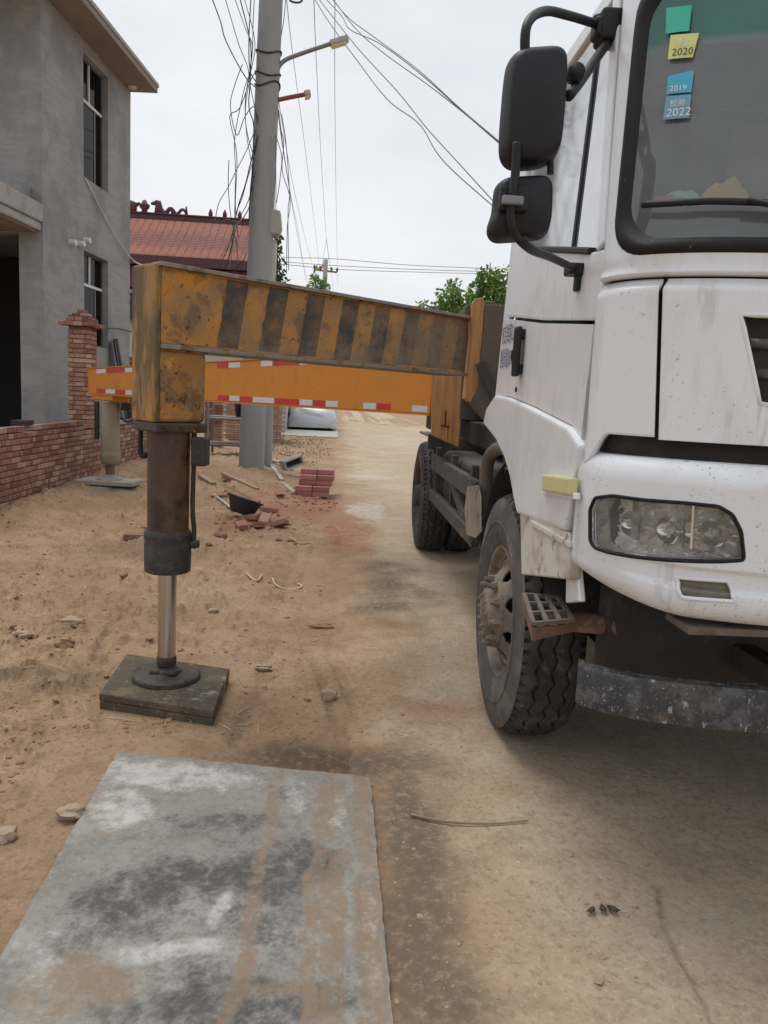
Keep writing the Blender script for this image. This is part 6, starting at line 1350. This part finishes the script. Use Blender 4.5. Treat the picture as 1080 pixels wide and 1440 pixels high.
def tree(name, base, h, clumps, leafmat_, label, size, seed, trunk_r=.12, cat='tree'):
    r = random.Random(seed); t = thing(name, base, label, cat); b = np.array(base); top = b+[0, 0, h]
    limbs = [tube(smoothpath([b-[0, 0, .2], b+[.06, .03, h*.35], b+[-.04, .0, h*.7], top], 5), np.linspace(trunk_r, trunk_r*.4, 16), 10)]
    for c, rad, m_ in clumps:
        s = b+[0, 0, h*r.uniform(.45, .9)]; limbs.append(tube(smoothpath([s, (s+c)/2+[0, 0, .15], np.array(c)+[0, 0, rad[2]*.6]], 5), np.linspace(trunk_r*.4, .012, 11), 6))
        for _ in range(4): e = np.array(c)+np.array([r.uniform(-1, 1)*rad[0], r.uniform(-1, 1)*rad[1], r.uniform(-.2, 1.)*rad[2]]); limbs.append(tube([(s+c)/2+[0, 0, .15], e], [.018, .005], 5))
    obj('trunk', join(*limbs), BARK, t, smooth=True); o = obj('crown', leaves([np.array(c) for c, _, _ in clumps], [q for _, q, _ in clumps], [m_ for _, _, m_ in clumps], size, seed), leafmat_, t); return t
YT = 19.; c = lambda px, py, Y=YT, dy=0.: ony(px, py, Y+dy)
cl = [(c(688, 395), (.28, .35, .32), 330), (c(700, 412), (.35, .5, .35), 330), (c(672, 412, dy=.3), (.30, .4, .26), 260), (c(655, 430), (.45, .5, .28), 420), (c(632, 414, dy=-.2), (.30, .35, .20), 170), (c(622, 432), (.28, .4, .2), 150), (c(690, 440), (.7, .6, .35), 500), (c(645, 450), (.7, .6, .3), 400), (c(660, 480), (.9, .7, .5), 300), (c(638, 402), (.14, .2, .16), 60), (c(676, 388), (.12, .2, .2), 60), (c(604, 440), (.4, .4, .12), 110), (c(594, 430), (.15, .3, .1), 40), (c(715, 400), (.4, .4, .5), 260)]
tb = c(668, 500); tree('young_tree', (tb[0], YT, 0), 3.6, cl, LEAF, 'bright green leafy young tree growing behind the truck', .13, 3)
YT2 = 44.; c2_ = lambda px, py: ony(px, py, YT2); tb = c2_(448, 420)
tree('small_tree', (tb[0], YT2, 0), 5., [(c2_(444, 402), (.5, .5, .5), 70), (c2_(450, 408), (.5, .5, .5), 80), (c2_(443, 390), (.18, .3, .5), 30), (c2_(454, 398), (.2, .3, .3), 30), (c2_(448, 430), (1.2, 1, 1), 200)], LEAF, 'small light green treetop far down the road below the thin pole', .28, 5)
# dark conifer behind the post
YC = 24.; tb = ony(391, 420, YC); cf = thing('conifer', (tb[0], YC, 0), 'slim dark conifer standing behind the pale post', 'tree'); ct = ony(390, 330, YC)
obj('trunk', tube([(tb[0], YC, -.2), (ct[0], YC, ct[2])], [.14, .02], 8), BARK, cf, smooth=True)
cs = []; rs = []; ns = []
for k in range(16):
    t = k/15; z = ct[2]-.1-(ct[2]-1.6)*t; cs.append(np.array([tb[0]+(ct[0]-tb[0])*(1-t), YC, z])); rs.append((.10+.75*t, .10+.75*t, .2)); ns.append(int(40+150*t))
obj('crown', leaves(cs, rs, ns, .16, 11, .8), LEAFD, cf)

# ================================================================== DEBRIS
def zg(x_, y_): return float(gz(x_, y_))
# stack of red bricks at the road side
bs = onz(440, 700); BSX, BSY = bs[0], bs[1]
def loose(me, c, rot, label, group=None, mat=None, tilt=(0, 0), name='loose_brick', cat='brick'):
    o = bpy.data.objects.new(name, me); COL.objects.link(o); o.location = c; o.rotation_euler = (tilt[0], tilt[1], rot); tag(o, label, cat, group); return o
RB = [brick_mesh('red_block', .24, .115, .115, 70+k, BRICKC) for k in range(3)]
stk = thing('brick_stack', (BSX, BSY, zg(BSX, BSY)), 'neat low stack of clean red bricks at the edge of the road', 'brick stack')
zb0 = zg(BSX, BSY)-.01
RB2 = [brick_mesh('red_brick_unit', .24, .115, .07, 80+k, BRICKC) for k in range(4)]
for lay, (n_, x0) in enumerate([(2, -.26), (2, -.26), (2, -.22), (2, -.20), (2, -.20)]):
    for k in range(n_):
        for j in range(4 if lay < 4 else 3):
            if lay == 0 or True: put_brick(random.choice(RB2), (BSX+x0+.25*k+.12+random.uniform(-.006, .006), BSY+.06+.125*j+(.12 if lay >= 2 else 0)+(.12 if lay >= 4 else 0), zb0+.045+.075*lay), stk)
LOOSEM = [brick_mesh('loose', .236, .112, .056, 90+k) for k in range(4)]
p = onz(192, 758); loose(LOOSEM[0], (p[0], p[1], zg(p[0], p[1])+.026), .12, 'single weathered brick lying on the dirt beside the front jack')
p = onz(212, 746); loose(LOOSEM[1], (p[0]+.02, p[1]+.06, zg(p[0], p[1])+.026), -.2, 'half buried brick just behind the single brick near the jack')
# rubber tub with rubble
TUB = M('black_rubber_tub', (.022, .023, .025), .55, var=.3, scale=10, layers=[((.16, .13, .10), .55, .75, 9, .5)])
tq = onz(335, 733); tx, ty = tq[0], tq[1]+.2; tz = zg(tx, ty)
tubt = thing('rubber_tub', (tx, ty, tz), 'black rubber tub lying tipped on rubble on the dirt', 'tub')
ax_ = np.array([.10, -.42, .9]); ax_ /= np.linalg.norm(ax_)
v, f = lathe((0, 0, 0), (0, 0, 1), [(0.0, .01), (.0, .13), (.03, .16), (.17, .225), (.185, .24), (.19, .235), (.17, .212), (.035, .15), (.02, .12), (.018, .01)], 36, cap=False)
v = v*[.88, .72, .95]; rot = Vector((0, 0, 1)).rotation_difference(Vector((.28, .16, .94))).to_matrix(); v = v@np.array(rot).T+[tx, ty, tz+.03]
obj('bowl', (v, f), TUB, tubt, smooth=True)
an = np.linspace(0, 2*PI, 36, endpoint=False); rg_ = np.stack([.24*.88*np.cos(an), .24*.72*np.sin(an), np.full(36, .179)], -1)@np.array(rot).T+[tx, ty, tz+.03]; obj('rim', tube(rg_, .012, 6, closed=True), TUB, tubt, smooth=True)
WOODM = M('weathered_wood', (.34, .25, .17), .9, var=.2, scale=6, stretch=(1, 1, 1), layers=[((.20, .14, .09), .5, .7, 9, .6)]); GREYW = M('pale_grey_wood', (.42, .39, .34), .9, var=.15, scale=8)
def plank(pa, pb_, wd, ht, mat, label, lift=.02, group=None, name='plank', cat='plank', za=0., zb2=0.):
    a, b = onz(*pa), onz(*pb_); a = np.array([a[0], a[1], zg(a[0], a[1])+lift+za]); b = np.array([b[0], b[1], zg(b[0], b[1])+lift+zb2]); return tag(obj(name, beam(a, b, wd, ht), mat, bevel=.003), label, cat, group)
plank((312, 694), (362, 710), .05, .03, WOODM, 'narrow wooden batten lying across the black rubber tub', .16)
plank((282, 686), (300, 694), .09, .05, WOODM, 'short broken wooden board on the dirt left of the rubber tub', .02)
plank((377, 656), (396, 684), .07, .03, GREYW, 'pale plank slanting on the ground beside the utility pole', .04)
plank((381, 654), (415, 668), .08, .035, GREYW, 'second pale plank pointing at the red brick stack', .06, zb2=.03)
plank((398, 688), (414, 698), .06, .025, GREYW, 'short pale board end lying near the red bricks', .02)
plank((300, 705), (330, 722), .03, .02, GREYW, 'thin pale stick beside the tipped rubber tub', .02)
plank((395, 638), (425, 646), .16, .03, WOODM, 'wide brown board lying flat beyond the brick stack', .02)
BLKM = M('grey_block', (.34, .33, .31), .9, var=.15, scale=8, bump=(.3, 40, .01))
p = onz(408, 678); z0 = zg(p[0], p[1])
hb = thing('hollow_block', (p[0], p[1], z0), 'grey hollow concrete block leaning beside the red brick stack', 'block')
q3 = Matrix.Rotation(.5, 3, 'Z') @ Matrix.Rotation(-.35, 3, 'Y'); axs = [np.array(q3.col[i]) for i in range(3)]
cB = np.array([p[0], p[1]+.3, z0+.19]); obj('shell', join(obox(cB+axs[2]*.07, *axs, .36, .2, .03), obox(cB-axs[2]*.07, *axs, .36, .2, .03), obox(cB+axs[0]*.165, *axs, .03, .2, .11), obox(cB-axs[0]*.165, *axs, .03, .2, .11)), BLKM, hb, bevel=.006); obj('core', obox(cB+axs[1]*.06, *axs, .30, .06, .11), DARKST, hb)
def rock(name, px, s, label, mat, cat='stone', sub=2, seed=0, sq=(1, .8, .6), group=None, on=None):
    p = onz(*px) if on is None else on; bm = bmesh.new(); bmesh.ops.create_icosphere(bm, subdivisions=sub+1, radius=1); v = np.array([q.co[:] for q in bm.verts]); f = [tuple(k.index for k in q.verts) for q in bm.faces]; bm.free()
    n = np.array([vnoise(v[:, 0]*1.6+seed*7, v[:, 1]*1.6+v[:, 2]*1.9+seed)-.5]).T; n2 = np.array([vnoise(v[:, 0]*4.5+seed*3, v[:, 1]*4.5+v[:, 2]*5)-.5]).T; v = np.sign(v)*np.abs(v)**.8*(1+.6*n+.25*n2)*np.array(sq)*s
    z = max(zg(p[0], p[1]), rz(p[0], p[1])); return tag(obj(name, (v+[p[0], p[1], z+s*sq[2]*.55], f), mat, angle=35), label, cat, group)
STONE = M('pale_earthy_stone', (.36, .27, .19), .95, var=.2, scale=20, layers=[((.24, .16, .10), .5, .7, 18, .6)], bump=(.6, 60, .01)); CLOD = M('soil_clod', (.29, .18, .105), .95, var=.25, scale=30, bump=(.6, 80, .01))
rock('stone', (99, 1149), .045, 'pale rounded stone on the soil beside the cement sheet', STONE, seed=1)
rock('stone', (463, 977), .038, 'squarish pale stone alone on the bare road side soil', STONE, seed=2, sq=(1, .9, .85))
rock('stone', (100, 882), .075, 'broad flat earthy stone on the soil left of the jack pad', STONE, seed=3, sq=(1, .7, .45))
rock('stone', (92, 912), .05, 'small brown clod just below the broad flat stone', CLOD, seed=4)
rock('stone', (30, 900), .055, 'low pale stone half sunk in the soil below the wall', STONE, seed=5, sq=(1, .7, .4))
rock('stone', (5, 1180), .04, 'pale pebble at the soil edge near the cement sheet corner', STONE, seed=6)
rock('stone', (300, 858), .03, 'small round pebble on the soil behind the chrome piston rod', STONE, seed=7)
rock('stone', (452, 878), .05, 'thin twisted earth crumb by the wheel rut', CLOD, seed=8, sq=(1.5, .5, .35))
rock('stone', (370, 940), .035, 'crumbly pale clod right of the jack pad', STONE, seed=9, sq=(1.3, .7, .5))
RUB = [(320, 688), (372, 735), (362, 742), (352, 732), (378, 724), (390, 742), (340, 742), (308, 706)]
for k, px in enumerate(RUB):
    p = onz(*px); loose(random.choice(LOOSEM) if k % 2 else HDR[k % 4], (p[0], p[1], zg(p[0], p[1])+.03), random.uniform(0, 3), 'broken brick in the rubble around the rubber tub', 'broken bricks round the tub', tilt=(random.uniform(-.4, .4), random.uniform(-.4, .4)), name='broken_brick')
STRAW = M('dry_straw', (.50, .40, .25), .9, var=.2, scale=10); TWIG = M('dry_twig', (.24, .185, .125), .9, var=.2, scale=10)
a, b = onz(578, 1148), onz(742, 1160); mid = (a+b)/2+[0, -.035, 0]
tw = obj('dry_stick', tube(smoothpath([[a[0], a[1], rz(a[0], a[1])+.009], [mid[0]-.08, mid[1]+.005, rz(mid[0], mid[1])+.010], [mid[0]+.08, mid[1], rz(mid[0], mid[1])+.010], [b[0], b[1], rz(b[0], b[1])+.009]], 8), np.linspace(.0055, .0025, 25), 6), TWIG, smooth=True); tag(tw, 'long thin dry stick lying across the sandy road', 'stick')
a = onz(848, 1286); LV = M('dead_leaf', (.075, .06, .035), .85, var=.3, scale=20)
for k, (dx, dy, r_) in enumerate([(-.035, .0, .5), (.0, .004, 1.4), (.03, .0, 2.3)]):
    n = 8; q = np.array([[math.cos(t)*.018*(1+.4*math.sin(3*t+k)), math.sin(t)*.010, .006+.010*abs(math.sin(t*1.5+k))] for t in np.linspace(0, 2*PI, n, endpoint=False)]); c_, s_ = math.cos(r_), math.sin(r_); q = np.stack([q[:, 0]*c_-q[:, 1]*s_, q[:, 0]*s_+q[:, 1]*c_, q[:, 2]], -1)+[a[0]+dx, a[1]+dy, rz(a[0]+dx, a[1]+dy)]
    o = obj('dead_leaf', (np.concatenate([q, [q.mean(0)+[0, 0, .012]]]), [(i, (i+1) % n, n) for i in range(n)]), LV, smooth=True); o.modifiers.new('s', 'SOLIDIFY').thickness = .0015; tag(o, 'curled dark dead leaf in a little cluster on the road', 'leaf', 'dead leaves on the road')
for pxs, lab in (([(345, 808), (360, 818), (368, 812)], 'short curved offcut of pale cane on the soil'), ([(383, 812), (388, 820), (405, 823), (424, 822), (420, 817)], 'bent loop of pale cane lying on the soil'), ([(408, 756), (424, 762), (440, 760), (428, 768)], 'pale splintered sticks on the reddish soil')):
    q = [onz(*p) for p in pxs]; o = obj('cane_offcut', tube(smoothpath([[p[0], p[1], zg(p[0], p[1])+.012] for p in q], 6), .008, 6), STRAW, smooth=True); tag(o, lab, 'cane')
# crumbs, straw: far too many to count
def scatter(n, gen, size, seed):
    r = np.random.default_rng(seed); V = []; Fc = []; k = 0; phi = (1+5**.5)/2
    base = np.array([(-1, phi, 0), (1, phi, 0), (-1, -phi, 0), (1, -phi, 0), (0, -1, phi), (0, 1, phi), (0, -1, -phi), (0, 1, -phi), (phi, 0, -1), (phi, 0, 1), (-phi, 0, -1), (-phi, 0, 1)])/1.9
    fi = [(0, 11, 5), (0, 5, 1), (0, 1, 7), (0, 7, 10), (0, 10, 11), (1, 5, 9), (5, 11, 4), (11, 10, 2), (10, 7, 6), (7, 1, 8), (3, 9, 4), (3, 4, 2), (3, 2, 6), (3, 6, 8), (3, 8, 9), (4, 9, 5), (2, 4, 11), (6, 2, 10), (8, 6, 7), (9, 8, 1)]
    X, Y = gen(r, n); Z = gz(X, Y); s = size*np.exp(r.normal(size=n)*.55)
    for i in range(n):
        v = base*(1+r.uniform(-.35, .35, (12, 1)))*s[i]*np.array([r.uniform(.8, 1.5), r.uniform(.7, 1.2), r.uniform(.4, .8)]); a = r.uniform(0, 6.28); c, q = math.cos(a), math.sin(a); v = np.stack([v[:, 0]*c-v[:, 1]*q, v[:, 0]*q+v[:, 1]*c, v[:, 2]], -1); V.append(v+[X[i], Y[i], Z[i]+s[i]*.2]); Fc += [(a_+k, b_+k, c_+k) for a_, b_, c_ in fi]; k += 12
    return np.concatenate(V), Fc
def gen1(r, n):
    y = np.exp(r.uniform(math.log(1.6), math.log(13), n)); y0 = y; x = r.uniform(-3.5, -.05, n); x = np.where(x < -.62*y-.4, -r.uniform(.1, .6, n)*y-.1, x)
    k = (fbm(x*1.3, y*1.3, 3) > .5) | (r.random(n) < .25); x = np.where(k, x, -r.uniform(.35, .66, n)*y); x = np.maximum(x, -3.45)
    ins = (x > -1.1) & (x < .2) & (y < 3.1); return np.where(ins, -1.15-r.random(n)*.5, x), y
o = obj('soil_crumbs', scatter(3600, gen1, .006, 5), CLOD, loc=(0, 0, 0)); o['kind'] = 'stuff'; tag(o, 'loose brown soil crumbs strewn over the bare earth', 'soil')
def gen2(r, n):
    t = r.random(n); p = np.where(t < .55, 0, 1); cx_ = np.where(p == 0, onz(372, 740)[0], onz(425, 705)[0]); cy_ = np.where(p == 0, onz(372, 740)[1], onz(425, 705)[1]); return cx_+r.normal(size=n)*.28, cy_+r.normal(size=n)*.45
o = obj('brick_rubble', scatter(230, gen2, .016, 6), BRICK, loc=(0, 0, 0)); o['kind'] = 'stuff'; tag(o, 'crushed brick crumbs around the tub and the brick stack', 'rubble')
def gen3(r, n):
    y = np.exp(r.uniform(math.log(1.3), math.log(9), n)); x = road_edge(y)+.1+np.abs(r.normal(size=n))*.9; return np.minimum(x, 4.5), y
v_, f_ = scatter(1500, gen3, .0026, 8); cx3 = v_.reshape(-1, 12, 3).mean(1); zr = np.array([rz(a, b) for a, b in cx3[:, :2]]); v_ = v_.reshape(-1, 12, 3); v_[:, :, 2] += (zr-cx3[:, 2])[:, None]+.001; o = obj('road_grit', (v_.reshape(-1, 3), f_), STONE, loc=(0, 0, 0)); o['kind'] = 'stuff'; tag(o, 'fine grit scattered over the sandy road', 'grit')
r = np.random.default_rng(3); V = []
for i in range(260):
    y_ = math.exp(r.uniform(math.log(2.4), math.log(12))); x_ = r.uniform(-.5*y_-.2, .02); x_ = max(x_, -3.4); a = r.uniform(0, PI); l = r.uniform(.015, .07); z_ = zg(x_, y_)+.004
    if -1.2 < x_ < .25 and y_ < 3.1: continue
    V.append(tube([(x_-l*math.cos(a), y_-l*math.sin(a), z_), (x_, y_, z_+.004), (x_+l*math.cos(a), y_+l*math.sin(a), z_)], .0016 if y_ < 5 else .003, 4))
o = obj('scattered_straw', join(*V), STRAW, loc=(0, 0, 0)); o['kind'] = 'stuff'; tag(o, 'bits of dry straw scattered over the bare earth', 'straw')
# sparse weeds beyond the pole
r = np.random.default_rng(4); cs = [np.array([x_, y_, .03]) for x_, y_ in zip(r.uniform(-2.6, -.5, 90), r.uniform(15, 27, 90))]
DRYG = leafmat('dry_grass', (.20, .19, .08), (.30, .25, .14)); o = obj('weeds', leaves(cs, [(.35, .5, .05)]*90, [12]*90, .07, 6, -.5), DRYG, loc=(0, 0, 0)); o['kind'] = 'stuff'; tag(o, 'sparse dry weeds on the earth beyond the pole', 'weeds')
